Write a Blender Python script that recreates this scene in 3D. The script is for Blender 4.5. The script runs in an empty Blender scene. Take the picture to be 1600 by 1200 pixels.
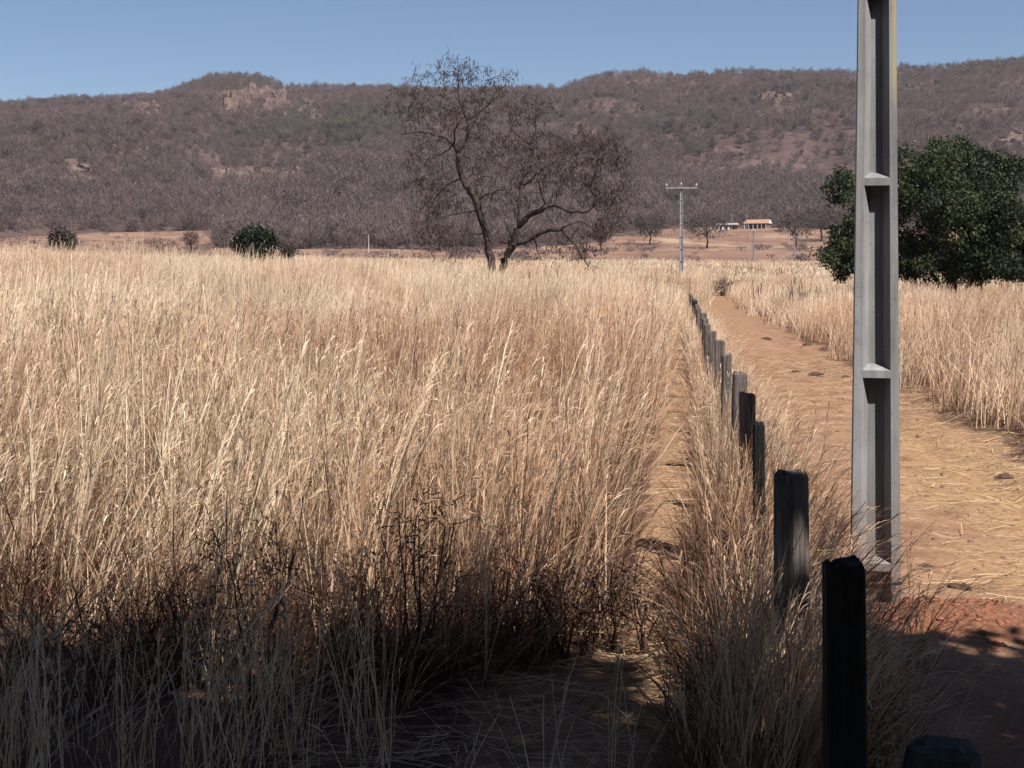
import bpy, bmesh, math, random
import numpy as np
from mathutils import Vector, Matrix

R = math.radians
rng = np.random.default_rng(7)
random.seed(7)
scene = bpy.context.scene
C = scene.collection

# ------------------------------------------------------------------ camera, light
CAM_H, FPX, HOR = 1.8, 2200.0, 425.0          # eye height, focal length in photo pixels, horizon row
cam_d = bpy.data.cameras.new('camera')
cam_d.sensor_width = 36.0
cam_d.lens = FPX / 1600.0 * 36.0
cam_d.shift_y = -(600.0 - HOR) / 1600.0
cam_d.clip_start, cam_d.clip_end = 0.1, 8000.0
cam = bpy.data.objects.new('camera', cam_d)
cam.location = (0, 0, CAM_H)
cam.rotation_euler = (R(90), 0, 0)
C.objects.link(cam)
scene.camera = cam

SUN_A, SUN_E = R(36), R(54)                   # to the right of straight behind the camera, elevation
to_sun = Vector((math.sin(SUN_A) * math.cos(SUN_E), -math.cos(SUN_A) * math.cos(SUN_E), math.sin(SUN_E)))
world = bpy.data.worlds.new('World')
scene.world = world
world.use_nodes = True
wn = world.node_tree.nodes
bg = wn['Background']
sky = wn.new('ShaderNodeTexSky')
sky.sky_type = 'NISHITA'
sky.sun_disc = False
sky.sun_elevation = SUN_E
sky.sun_rotation = math.atan2(to_sun.x, to_sun.y)
sky.altitude = 500
sky.air_density = 0.9
sky.dust_density = 0.1
sky.ozone_density = 4.0
world.node_tree.links.new(sky.outputs[0], bg.inputs[0])
bg.inputs[1].default_value = 0.051
sl = bpy.data.lights.new('sun', 'SUN')
sl.energy = 5.0
sl.angle = R(0.53)
sl.color = (1.0, 0.94, 0.86)
sun = bpy.data.objects.new('sun', sl)
sun.rotation_euler = to_sun.to_track_quat('Z', 'Y').to_euler()
sun.location = (10, -10, 30)
C.objects.link(sun)
vs = scene.view_settings
vs.view_transform = 'Standard'
vs.look = 'None'
vs.exposure = 0.88
vs.gamma = 1.0
scene.render.engine = 'CYCLES'
scene.cycles.max_bounces = 5
scene.cycles.diffuse_bounces = 2
scene.cycles.transmission_bounces = 3
scene.cycles.volume_bounces = 0
scene.cycles.transparent_max_bounces = 4
scene.cycles.caustics_reflective = False
scene.cycles.caustics_refractive = False
scene.cycles.use_denoising = True
scene.cycles.denoiser = 'OPENIMAGEDENOISE'
scene.cycles.denoising_prefilter = 'ACCURATE'

# ------------------------------------------------------------------ noise and terrain
def vnoise(x, y, seed=0):
    x = np.asarray(x, float); y = np.asarray(y, float)
    xi = np.floor(x).astype(np.int64); yi = np.floor(y).astype(np.int64)
    fx = x - xi; fy = y - yi
    fx = fx * fx * (3 - 2 * fx); fy = fy * fy * (3 - 2 * fy)
    def h(a, b):
        n = (a * 374761393 + b * 668265263 + seed * 982451653) & 0x7fffffff
        n = ((n ^ (n >> 13)) * 1274126177) & 0x7fffffff
        return ((n ^ (n >> 16)) & 0xffff) / 65535.0
    a = h(xi, yi); b = h(xi + 1, yi); c = h(xi, yi + 1); d = h(xi + 1, yi + 1)
    return (a * (1 - fx) + b * fx) * (1 - fy) + (c * (1 - fx) + d * fx) * fy

def fbm(x, y, seed=0, octs=4):
    s = 0.0; a = 0.5; t = 0.0
    for o in range(octs):
        s = s + a * vnoise(np.asarray(x) * 2 ** o, np.asarray(y) * 2 ** o, seed + o * 17)
        t += a; a *= 0.5
    return s / t

def sstep(a, b, x):
    t = np.clip((np.asarray(x, float) - a) / (b - a), 0, 1)
    return t * t * (3 - 2 * t)

FK = 0.1176
def fence_x(y):
    return 0.857 + (np.asarray(y, float) - 3.59) * FK

POLE = (2.0, 7.76)
PY = [-500, 60, 120, 200, 300, 400, 500, 600, 700, 900, 1300, 4000]
PZ = [0, 0, 0.45, 2.0, 4.0, 7.0, 11.0, 18.0, 24.0, 30.0, 34.0, 40.0]
def gz(x, y):
    x = np.asarray(x, float); y = np.asarray(y, float)
    z = 1.12 * (1 - np.exp(np.minimum(x + 1.0, 0) / 16.0)) * sstep(3, 16, y) * (1 - sstep(120, 260, y))
    z = z + np.interp(y, PY, PZ)
    z = z + (fbm(x / 60, y / 60, 3) - 0.5) * 5.0 * sstep(230, 420, y)
    near = 1 - sstep(30, 60, y)
    u = x - fence_x(y)
    z = z + 0.34 * sstep(16, 42, y) * sstep(1.0, 6.0, -u) * (1 - sstep(90, 200, y))
    road = sstep(0.2, 0.5, u) * (1 - sstep(2.8, 3.2, u))
    z = z + (fbm(x * 2.2, y * 2.2, 5) - 0.5) * 0.07 * near - road * 0.05 * near
    rut = np.exp(-((u - 0.95 - 0.1 * np.sin(y * 0.7)) / 0.16) ** 2) + np.exp(-((u - 2.25 - 0.1 * np.sin(y * 0.6 + 1)) / 0.17) ** 2)
    z = z - 0.045 * rut * near * sstep(8.0, 10.0, y) + 0.03 * (fbm(x * 6, y * 6, 6) - 0.5) * road * near
    # loose soil heaped round the foot of the pole
    d2 = ((x - POLE[0] - 0.30) / 0.50) ** 2 + ((y - POLE[1] + 0.30) / 0.42) ** 2
    z = z + 0.09 * np.exp(-d2 * 1.2) * (0.6 + 0.8 * fbm(x * 7, y * 7, 8))
    return z

def px(p, y, D):                             # photo pixel at distance D
    return Vector(((p - 800) / FPX * D, D, CAM_H + (HOR - y) / FPX * D))

def foot(p, y, d0=60.0, d1=900.0, surf=None):   # where the sight line of a pixel meets the terrain
    surf = surf or gz
    D = np.linspace(d0, d1, 2500)
    X = (p - 800) / FPX * D
    line = CAM_H + (HOR - y) / FPX * D
    k = np.nonzero(surf(X, D) >= line)[0]
    D0 = D[k[0]] if len(k) else d1
    X0 = (p - 800) / FPX * D0
    return float(X0), float(D0), float(surf(X0, D0))

# ------------------------------------------------------------------ mesh and object helpers
def tag(o, label=None, cat=None, group=None, kind=None):
    if label: o['label'] = label
    if cat: o['category'] = cat
    if group: o['group'] = group
    if kind: o['kind'] = kind
    return o

def empty(name, loc=(0, 0, 0), rz=0.0):
    o = bpy.data.objects.new(name, None)
    o.location = loc; o.rotation_euler = (0, 0, rz)
    o.empty_display_size = 0.2
    C.objects.link(o)
    return o

class MB:
    """collects vertices and faces, with one tone value per vertex"""
    def __init__(s): s.v = []; s.f = []; s.t = []; s.n = 0
    def add(s, verts, faces, tone=0.5):
        verts = np.asarray(verts, float).reshape(-1, 3)
        s.v.append(verts)
        n = s.n
        s.f.extend([tuple(int(i) + n for i in f) for f in faces])
        s.t.append(np.full(len(verts), tone) if np.isscalar(tone) else np.asarray(tone, float))
        s.n += len(verts)
    def box(s, x0, x1, y0, y1, z0, z1, tone=0.5):
        v = [(x, y, z) for z in (z0, z1) for y in (y0, y1) for x in (x0, x1)]
        s.add(v, [(0, 2, 3, 1), (4, 5, 7, 6), (0, 1, 5, 4), (1, 3, 7, 5), (3, 2, 6, 7), (2, 0, 4, 6)], tone)
    def tube(s, pts, rad, sides=5, tone=0.5, cap=True):
        pts = np.asarray(pts, float); m = len(pts)
        rad = np.full(m, rad) if np.isscalar(rad) else np.asarray(rad, float)
        d = np.gradient(pts, axis=0)
        d /= np.linalg.norm(d, axis=1)[:, None] + 1e-9
        ref = np.where(np.abs(d[:, 2:3]) > 0.9, np.array([[1.0, 0, 0]]), np.array([[0, 0, 1.0]]))
        a = np.cross(d, ref); a /= np.linalg.norm(a, axis=1)[:, None] + 1e-9
        b = np.cross(d, a)
        an = np.arange(sides) / sides * 2 * np.pi
        ring = pts[:, None, :] + rad[:, None, None] * (np.cos(an)[None, :, None] * a[:, None, :] + np.sin(an)[None, :, None] * b[:, None, :])
        f = []
        for i in range(m - 1):
            for k in range(sides):
                k2 = (k + 1) % sides
                f.append((i * sides + k, (i + 1) * sides + k, (i + 1) * sides + k2, i * sides + k2))
        if cap:
            f.append(tuple(range(sides)))
            f.append(tuple((m - 1) * sides + k for k in reversed(range(sides))))
        s.add(ring.reshape(-1, 3), f, tone)
    def ribbon(s, pts, w, side, tone=0.5):
        pts = np.asarray(pts, float); m = len(pts)
        w = np.full(m, w) if np.isscalar(w) else np.asarray(w, float)
        side = np.asarray(side, float)
        v = np.empty((2 * m, 3))
        v[0::2] = pts - side * w[:, None] * 0.5
        v[1::2] = pts + side * w[:, None] * 0.5
        s.add(v, [(2 * i, 2 * i + 1, 2 * i + 3, 2 * i + 2) for i in range(m - 1)], tone)
    def mesh(s, name, smooth=False):
        me = bpy.data.meshes.new(name)
        me.from_pydata(np.concatenate(s.v).tolist(), [], s.f)
        at = me.attributes.new('tone', 'FLOAT', 'POINT')
        at.data.foreach_set('value', np.concatenate(s.t).astype(np.float32))
        if smooth: me.polygons.foreach_set('use_smooth', [True] * len(me.polygons))
        me.update()
        return me
    def build(s, name, mat, parent=None, smooth=False, link=True):
        me = s.mesh(name, smooth)
        me.materials.append(mat)
        o = bpy.data.objects.new(name, me)
        if parent: o.parent = parent
        if link: C.objects.link(o)
        return o

# ------------------------------------------------------------------ materials
def new_mat(name):
    m = bpy.data.materials.new(name); m.use_nodes = True
    nt = m.node_tree
    return m, nt, nt.nodes, nt.links, nt.nodes['Principled BSDF']

def ramp(nodes, stops, fac=None, links=None):
    r = nodes.new('ShaderNodeValToRGB')
    e = r.color_ramp.elements
    while len(e) < len(stops): e.new(0.5)
    for k, (p, c) in enumerate(stops):
        e[k].position = p; e[k].color = (*c, 1)
    if fac is not None: links.new(fac, r.inputs[0])
    return r

def noise(nodes, links, scale, detail=4, vec=None, rough=0.6):
    n = nodes.new('ShaderNodeTexNoise')
    n.inputs['Scale'].default_value = scale
    n.inputs['Detail'].default_value = detail
    n.inputs['Roughness'].default_value = rough
    if vec is not None: links.new(vec, n.inputs['Vector'])
    return n

def mixc(nodes, links, fac, a, b, mode='MIX'):
    m = nodes.new('ShaderNodeMix'); m.data_type = 'RGBA'; m.blend_type = mode
    for sock, v in ((m.inputs[0], fac), (m.inputs[6], a), (m.inputs[7], b)):
        if isinstance(v, (int, float)): sock.default_value = v
        elif isinstance(v, tuple): sock.default_value = (*v, 1)
        else: links.new(v, sock)
    return m.outputs[2]

def attr(nodes, name, kind='GEOMETRY'):
    a = nodes.new('ShaderNodeAttribute'); a.attribute_type = kind; a.attribute_name = name
    return a

def foliage_mat(name, stops, rand=0.25, trans=0.3, tint=None, rough=0.7):
    """colour along a ramp by the 'tone' of each leaf, shifted a little per instance"""
    m, nt, N, L, P = new_mat(name)
    a = attr(N, 'tone')
    oi = N.new('ShaderNodeObjectInfo')
    ma = N.new('ShaderNodeMath'); ma.operation = 'MULTIPLY_ADD'
    L.new(oi.outputs['Random'], ma.inputs[0]); ma.inputs[1].default_value = rand; ma.inputs[2].default_value = -rand / 2
    ad = N.new('ShaderNodeMath'); ad.operation = 'ADD'; ad.use_clamp = True
    L.new(a.outputs['Fac'], ad.inputs[0]); L.new(ma.outputs[0], ad.inputs[1])
    r = ramp(N, stops, ad.outputs[0], L)
    col = r.outputs[0]
    if tint:
        t = attr(N, 'tint', 'INSTANCER')
        col = mixc(N, L, t.outputs['Fac'], col, mixc(N, L, 1.0, col, tint, 'MULTIPLY'))
    L.new(col, P.inputs['Base Color'])
    P.inputs['Roughness'].default_value = rough
    P.inputs['Specular IOR Level'].default_value = 0.25
    if trans:
        tr = N.new('ShaderNodeBsdfTranslucent'); L.new(col, tr.inputs[0])
        mx = N.new('ShaderNodeMixShader'); mx.inputs[0].default_value = trans
        L.new(P.outputs[0], mx.inputs[1]); L.new(tr.outputs[0], mx.inputs[2])
        L.new(mx.outputs[0], N['Material Output'].inputs[0])
    return m

def rough_mat(name, stops, scale=6.0, detail=6, rough=0.9, bump=0.3, bscale=None, stretch=None, spec=0.2):
    m, nt, N, L, P = new_mat(name)
    tc = N.new('ShaderNodeTexCoord')
    vec = tc.outputs['Object']
    if stretch:
        mp = N.new('ShaderNodeMapping'); mp.inputs['Scale'].default_value = stretch
        L.new(vec, mp.inputs['Vector']); vec = mp.outputs[0]
    n = noise(N, L, scale, detail, vec)
    r = ramp(N, stops, n.outputs[0], L)
    L.new(r.outputs[0], P.inputs['Base Color'])
    P.inputs['Roughness'].default_value = rough
    P.inputs['Specular IOR Level'].default_value = spec
    if bump:
        n2 = noise(N, L, bscale or scale * 3, 5, vec)
        b = N.new('ShaderNodeBump'); b.inputs['Strength'].default_value = bump; b.inputs['Distance'].default_value = 0.02
        L.new(n2.outputs[0], b.inputs['Height']); L.new(b.outputs[0], P.inputs['Normal'])
    return m

M = {}
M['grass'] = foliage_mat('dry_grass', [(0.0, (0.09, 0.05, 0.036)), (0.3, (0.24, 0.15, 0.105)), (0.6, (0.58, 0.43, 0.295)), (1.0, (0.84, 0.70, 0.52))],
                         rand=0.28, trans=0.25, tint=(0.80, 0.66, 0.60), rough=0.55)
M['straw'] = foliage_mat('fallen_straw', [(0.0, (0.16, 0.09, 0.055)), (0.5, (0.33, 0.225, 0.13)), (1.0, (0.56, 0.42, 0.26))], rand=0.1, trans=0.1)
M['weed'] = foliage_mat('dead_weed', [(0.0, (0.035, 0.02, 0.018)), (1.0, (0.15, 0.085, 0.065))], rand=0.2, trans=0.1, rough=0.8)
M['bark'] = rough_mat('dark_bark', [(0.3, (0.018, 0.013, 0.012)), (0.6, (0.05, 0.037, 0.032)), (0.8, (0.13, 0.105, 0.093))], scale=5, bump=0.5)
M['pod'] = foliage_mat('dry_pods', [(0.0, (0.022, 0.014, 0.012)), (1.0, (0.075, 0.047, 0.036))], trans=0.15)
M['mango'] = foliage_mat('glossy_green_leaves', [(0.0, (0.008, 0.014, 0.006)), (0.5, (0.018, 0.030, 0.010)), (0.85, (0.040, 0.052, 0.018)), (1.0, (0.085, 0.085, 0.04))], trans=0.12, rough=0.62)
M['bush'] = foliage_mat('dark_bush_leaves', [(0.0, (0.009, 0.014, 0.008)), (1.0, (0.030, 0.042, 0.022))], trans=0.15, rough=0.5)
M['greybush'] = foliage_mat('grey_brown_leaves', [(0.0, (0.03, 0.025, 0.022)), (1.0, (0.085, 0.07, 0.058))], trans=0.15)
M['redbrush'] = foliage_mat('reddish_dry_leaves', [(0.0, (0.09, 0.055, 0.045)), (1.0, (0.19, 0.12, 0.092))], trans=0.2)
M['wood_bare'] = foliage_mat('bare_hill_trees', [(0.0, (0.045, 0.033, 0.032)), (0.5, (0.122, 0.087, 0.085)), (1.0, (0.19, 0.138, 0.130))], rand=0.2, trans=0.1, tint=(0.62, 0.80, 0.58))
M['post'] = rough_mat('weathered_post', [(0.25, (0.035, 0.03, 0.029)), (0.48, (0.125, 0.104, 0.096)), (0.75, (0.25, 0.215, 0.20))], scale=16, stretch=(3, 3, 0.22), bump=1.0, bscale=40)
M['near_black'] = rough_mat('near_black_post', [(0.3, (0.008, 0.008, 0.009)), (0.6, (0.022, 0.021, 0.022)), (0.8, (0.06, 0.052, 0.048))], scale=16, stretch=(3, 3, 0.2), bump=1.0, bscale=40, rough=0.75)  # near-black colour; on the nearest post it paints in the tree shade
M['wire'] = rough_mat('galvanised_wire', [(0.4, (0.20, 0.17, 0.15)), (0.7, (0.36, 0.33, 0.30))], scale=30, bump=0, rough=0.5)
M['rock'] = rough_mat('red_rock', [(0.28, (0.05, 0.036, 0.032)), (0.5, (0.14, 0.096, 0.082)), (0.72, (0.25, 0.18, 0.155))], scale=0.16, stretch=(1, 1, 1.8), bump=0)
M['darkstone'] = rough_mat('dark_stone', [(0.3, (0.03, 0.03, 0.031)), (0.7, (0.075, 0.072, 0.07))], scale=9, bump=0.5)
M['roof'] = rough_mat('clay_roof', [(0.35, (0.27, 0.135, 0.085)), (0.7, (0.40, 0.23, 0.15))], scale=2.0, bump=0)
M['white'] = rough_mat('white_wall', [(0.3, (0.5, 0.48, 0.46)), (0.7, (0.66, 0.64, 0.62))], scale=1.0, bump=0)
M['ochre'] = rough_mat('dull_brown_wall', [(0.3, (0.13, 0.10, 0.085)), (0.7, (0.20, 0.155, 0.13))], scale=1.0, bump=0)  # dull brown, much darker than the white wall
M['dark'] = rough_mat('dark_opening', [(0.3, (0.02, 0.018, 0.016)), (0.7, (0.035, 0.03, 0.028))], scale=1.0, bump=0)
M['fibre'] = rough_mat('fibre_cement', [(0.3, (0.24, 0.22, 0.21)), (0.7, (0.36, 0.34, 0.32))], scale=1.0, bump=0)
M['farpost'] = rough_mat('far_post_wood', [(0.3, (0.09, 0.07, 0.06)), (0.7, (0.17, 0.13, 0.11))], scale=2.0, bump=0)
M['porcelain'] = rough_mat('insulator', [(0.3, (0.45, 0.43, 0.40)), (0.7, (0.6, 0.58, 0.55))], scale=9, bump=0, rough=0.3)

# concrete of the poles: streaks, pour marks and a yellowish stain along one upper edge
def concrete_mat(name='pole_concrete', stained=True):
    m, nt, N, L, P = new_mat(name)
    tc = N.new('ShaderNodeTexCoord')
    n1 = noise(N, L, 3.0, 6, tc.outputs['Object'])
    mp = N.new('ShaderNodeMapping'); mp.inputs['Scale'].default_value = (9, 9, 0.7)
    L.new(tc.outputs['Object'], mp.inputs[0])
    n2 = noise(N, L, 1.6, 5, mp.outputs[0])
    c = ramp(N, [(0.3, (0.1886, 0.1923, 0.2006)), (0.7, (0.2806, 0.2843, 0.2944))], n1.outputs[0], L).outputs[0]
    s = ramp(N, [(0.38, (0.58, 0.57, 0.56)), (0.64, (1.04, 1.04, 1.04))], n2.outputs[0], L).outputs[0]
    c = mixc(N, L, 0.75, c, s, 'MULTIPLY')
    n4 = noise(N, L, 45, 3, tc.outputs['Object'])
    pit = ramp(N, [(0.30, (0.45, 0.45, 0.46)), (0.38, (1, 1, 1))], n4.outputs[0], L).outputs[0]
    c = mixc(N, L, 0.6, c, pit, 'MULTIPLY')
    clean = c
    sp = N.new('ShaderNodeSeparateXYZ'); L.new(tc.outputs['Object'], sp.inputs[0])
    mr = N.new('ShaderNodeMapRange'); mr.inputs[1].default_value = 0.072; mr.inputs[2].default_value = 0.092
    L.new(sp.outputs[0], mr.inputs[0])
    mz = N.new('ShaderNodeMapRange'); mz.inputs[1].default_value = 2.65; mz.inputs[2].default_value = 2.9
    L.new(sp.outputs[2], mz.inputs[0])
    mu = N.new('ShaderNodeMath'); mu.operation = 'MULTIPLY'; L.new(mr.outputs[0], mu.inputs[0]); L.new(mz.outputs[0], mu.inputs[1])
    mu2 = N.new('ShaderNodeMath'); mu2.operation = 'MULTIPLY'; L.new(mu.outputs[0], mu2.inputs[0]); L.new(n2.outputs[0], mu2.inputs[1])
    c = mixc(N, L, mu2.outputs[0], c, (0.55, 0.42, 0.10))
    md = N.new('ShaderNodeMapRange'); md.inputs[1].default_value = 0.75; md.inputs[2].default_value = 0.05
    L.new(sp.outputs[2], md.inputs[0])
    mu3 = N.new('ShaderNodeMath'); mu3.operation = 'MULTIPLY'; L.new(md.outputs[0], mu3.inputs[0]); L.new(n1.outputs[0], mu3.inputs[1])
    c = mixc(N, L, mu3.outputs[0], c, (0.22, 0.12, 0.08))       # red dust splashed up the foot
    if not stained: c = clean
    L.new(c, P.inputs['Base Color'])
    P.inputs['Roughness'].default_value = 0.85
    n3 = noise(N, L, 60, 4, tc.outputs['Object'])
    b = N.new('ShaderNodeBump'); b.inputs['Strength'].default_value = 0.25; b.inputs['Distance'].default_value = 0.004
    L.new(n3.outputs[0], b.inputs['Height']); L.new(b.outputs[0], P.inputs['Normal'])
    return m
M['concrete'] = concrete_mat()
M['concrete_plain'] = concrete_mat('plain_concrete', False)

def ground_mat():
    m, nt, N, L, P = new_mat('dry_red_soil')
    tc = N.new('ShaderNodeTexCoord'); V = tc.outputs['Object']
    big = noise(N, L, 0.35, 5, V); mid = noise(N, L, 2.5, 6, V); fine = noise(N, L, 22, 6, V)
    st = N.new('ShaderNodeMapping'); st.inputs['Scale'].default_value = (14, 60, 14); st.inputs['Rotation'].default_value = (0, 0, 0.3)
    L.new(V, st.inputs[0]); strk = noise(N, L, 1.0, 4, st.outputs[0])
    soil = ramp(N, [(0.3, (0.1859, 0.1025, 0.06121)), (0.5, (0.2555, 0.151, 0.09439)), (0.72, (0.3253, 0.2105, 0.1382))], mid.outputs[0], L).outputs[0]
    litter = ramp(N, [(0.35, (0.2052, 0.1152, 0.06477)), (0.5, (0.2892, 0.1793, 0.09881)), (0.66, (0.3918, 0.2646, 0.1538))], strk.outputs[0], L).outputs[0]
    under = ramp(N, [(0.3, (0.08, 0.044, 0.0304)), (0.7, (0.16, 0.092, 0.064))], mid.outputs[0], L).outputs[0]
    fresh = ramp(N, [(0.3, (0.1254, 0.05614, 0.03291)), (0.7, (0.209, 0.1016, 0.06195))], fine.outputs[0], L).outputs[0]
    farn = noise(N, L, 0.05, 7, V)
    far = ramp(N, [(0.3, (0.1475, 0.08527, 0.06356)), (0.5, (0.2028, 0.1236, 0.09033)), (0.66, (0.2765, 0.1876, 0.1338))], farn.outputs[0], L).outputs[0]
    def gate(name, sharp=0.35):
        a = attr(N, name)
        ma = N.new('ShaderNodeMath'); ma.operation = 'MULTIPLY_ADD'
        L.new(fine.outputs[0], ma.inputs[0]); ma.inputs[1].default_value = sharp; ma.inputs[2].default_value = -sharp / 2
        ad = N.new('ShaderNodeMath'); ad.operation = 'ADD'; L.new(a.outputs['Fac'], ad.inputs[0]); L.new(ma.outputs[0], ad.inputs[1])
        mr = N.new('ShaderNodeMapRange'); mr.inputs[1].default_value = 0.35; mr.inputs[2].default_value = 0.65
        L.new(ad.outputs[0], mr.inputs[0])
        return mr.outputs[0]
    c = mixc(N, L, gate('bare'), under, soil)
    c = mixc(N, L, gate('litter', 0.9), c, litter)
    c = mixc(N, L, gate('fresh', 1.1), c, fresh)
    c = mixc(N, L, attr(N, 'far').outputs['Fac'], c, far)
    c = mixc(N, L, attr(N, 'track').outputs['Fac'], c, (0.36, 0.26, 0.19))
    f2 = ramp(N, [(0.25, (0.62, 0.6, 0.58)), (0.6, (1, 1, 1))], fine.outputs[0], L).outputs[0]
    c = mixc(N, L, 0.7, c, f2, 'MULTIPLY')
    L.new(c, P.inputs['Base Color'])
    P.inputs['Roughness'].default_value = 0.95
    P.inputs['Specular IOR Level'].default_value = 0.1
    b = N.new('ShaderNodeBump'); b.inputs['Strength'].default_value = 0.7; b.inputs['Distance'].default_value = 0.03
    L.new(fine.outputs[0], b.inputs['Height']); L.new(b.outputs[0], P.inputs['Normal'])
    return m
M['ground'] = ground_mat()

def hill_mat():
    m, nt, N, L, P = new_mat('hill_leaf_litter')
    tc = N.new('ShaderNodeTexCoord'); V = tc.outputs['Object']
    a = noise(N, L, 0.012, 8, V); b = noise(N, L, 0.1, 6, V)
    c = ramp(N, [(0.3, (0.05355, 0.03712, 0.03635)), (0.5, (0.0819, 0.05696, 0.05489)), (0.7, (0.126, 0.0864, 0.08197))], a.outputs[0], L).outputs[0]
    d = ramp(N, [(0.3, (0.6, 0.6, 0.6)), (0.65, (1.1, 1.08, 1.05))], b.outputs[0], L).outputs[0]
    L.new(mixc(N, L, 0.8, c, d, 'MULTIPLY'), P.inputs['Base Color'])
    P.inputs['Roughness'].default_value = 1.0
    P.inputs['Specular IOR Level'].default_value = 0.0
    return m
M['hill'] = hill_mat()

# ------------------------------------------------------------------ ground sheet
def grid_mesh(name, X, Y, Z, mat, attrs=None):
    ny, nx = X.shape
    v = np.stack([X, Y, Z], -1).reshape(-1, 3)
    i = np.arange(ny * nx).reshape(ny, nx)
    f = np.stack([i[:-1, :-1], i[:-1, 1:], i[1:, 1:], i[1:, :-1]], -1).reshape(-1, 4)
    me = bpy.data.meshes.new(name)
    me.from_pydata(v.tolist(), [], f.tolist())
    for k, a in (attrs or {}).items():
        at = me.attributes.new(k, 'FLOAT', 'POINT')
        at.data.foreach_set('value', a.reshape(-1).astype(np.float32))
    me.polygons.foreach_set('use_smooth', [True] * len(me.polygons))
    me.materials.append(mat)
    o = bpy.data.objects.new(name, me)
    C.objects.link(o)
    return o

ys = np.concatenate([np.linspace(-60, 3, 24)[:-1], np.geomspace(3, 40, 330)[:-1], np.geomspace(40, 4000, 190)])
us = np.sinh(np.linspace(-1, 1, 261) * 4.2) / np.sinh(4.2)
Yg = np.repeat(ys[:, None], len(us), 1)
half = np.where(ys < 3, 70, 70 + np.maximum(ys - 3, 0) * 1.0)
Xg = us[None, :] * half[:, None] + (np.clip(ys, 0, 90) * 0.14)[:, None]
Ug = Xg - fence_x(Yg)
edge = (fbm(Xg * 1.3, Yg * 1.3, 21) - 0.5)
road = sstep(0.1, 0.5, Ug + edge * 0.5) * (1 - sstep(2.7, 3.3, Ug + edge * 0.8)) * (1 - sstep(85, 100, Yg))
path = sstep(-0.78, -0.62, Ug + edge * 0.25) * (1 - sstep(-0.28, -0.12, Ug + edge * 0.25)) * (1 - sstep(45, 60, Yg))
clearing = sstep(-0.5, 0.1, Xg + edge * 0.8) * (1 - sstep(6.2, 7.0, Yg + edge)) * (1 - sstep(0, 0.4, Ug))
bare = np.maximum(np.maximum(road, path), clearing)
litter = np.maximum(road * sstep(1.0, 1.9, Ug + edge * 1.5) * (1 - sstep(13, 22, Yg)) * (0.35 + 0.9 * fbm(Xg * 0.9, Yg * 0.9, 31)),
                    clearing * 0.5)
litter = np.maximum(litter, path * (0.2 + 0.5 * fbm(Xg, Yg * 0.6, 33)))
fr = ((Xg - POLE[0] - 0.55) / 0.85) ** 2 + ((Yg - POLE[1] + 0.42) / 0.42) ** 2
fresh = np.clip(1.25 - fr, 0, 1)
fresh = np.maximum(fresh, 0.62 * (1 - sstep(5.6, 7.3, Yg)) * sstep(0.5, 0.9, Ug) * (Yg > 2))
litter = litter * (1 - np.clip(fresh * 2, 0, 1))
far = sstep(150, 250, Yg)
tr_x = 92 + (fbm(Yg / 90, Yg * 0, 41) - 0.5) * 20 + (Yg - 400) * -0.10
track = (1 - sstep(3.0, 6.5, np.abs(Xg - tr_x - (500 - Yg) * 0.16))) * sstep(330, 350, Yg) * (1 - sstep(560, 600, Yg)) * 0.8
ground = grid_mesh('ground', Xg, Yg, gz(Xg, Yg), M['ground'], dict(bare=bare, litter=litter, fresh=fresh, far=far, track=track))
tag(ground, 'dry red soil ground with a bare track and foot path', 'ground', kind='structure')

# ------------------------------------------------------------------ hills
RD = 1300.0
sk = np.array([(-900, 215), (-400, 190), (-100, 182), (0, 177), (60, 166), (100, 161), (200, 158), (250, 154), (290, 142), (330, 127), (385, 122), (420, 128), (440, 140), (520, 142),
               (620, 146), (760, 147), (870, 144), (905, 134), (945, 122), (1000, 119), (1050, 126), (1110, 121), (1170, 117), (1250, 122), (1330, 119), (1400, 114),
               (1500, 109), (1600, 100), (1750, 92), (2100, 96), (2600, 130)], float)
skx = (sk[:, 0] - 800) / FPX * RD
skz = CAM_H + (HOR + 4 - sk[:, 1]) / FPX * RD
def hill_foot(x):
    return np.interp(np.asarray(x, float), [-600, -235, -200, -130, -95, -30, 20, 60, 130, 230, 600], [470, 500, 610, 625, 450, 450, 500, 640, 660, 640, 600])
def hz(x, y):
    x = np.asarray(x, float); y = np.asarray(y, float)
    wob = (fbm(x / 140, y / 140, 61) - 0.5)
    top = np.interp(x, skx, skz)
    y0 = hill_foot(x)
    t = np.clip((y - y0) / (RD - y0), -0.2, 1.0)
    tp = np.clip(t, 0, 1)
    prof = 0.80 * tp + 0.20 * sstep(0.0, 1.0, tp) - 0.10 * np.sin(np.pi * tp)
    g0 = np.interp(y0, PY, PZ)
    z = g0 + (top - g0) * prof
    spur = np.sin(np.pi * np.clip(tp, 0, 1)) ** 0.8
    rid = 1 - np.abs(2 * fbm(x / 170 + 3, y / 420, 71) - 1) * 2
    z = z + spur * (wob * 34 + rid * 14 + (fbm(x / 45, y / 45, 81) - 0.5) * 12)
    z = z + np.where(t < 0, t * 80, 0)
    z = z - sstep(RD, RD + 700, y) * 110
    return z
hy = np.concatenate([np.linspace(430, 700, 90)[:-1], np.linspace(700, 1330, 150)[:-1], np.linspace(1330, 2300, 30)])
hx = np.linspace(-900, 1000, 420)
HX, HY = np.meshgrid(hx, hy)
hill = grid_mesh('hills', HX, HY, hz(HX, HY), M['hill'])
tag(hill, 'long ridge of hills covered in leafless brown scrub', 'hills', kind='structure')

def land(x, y):
    return np.maximum(gz(x, y), hz(x, y))

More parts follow.
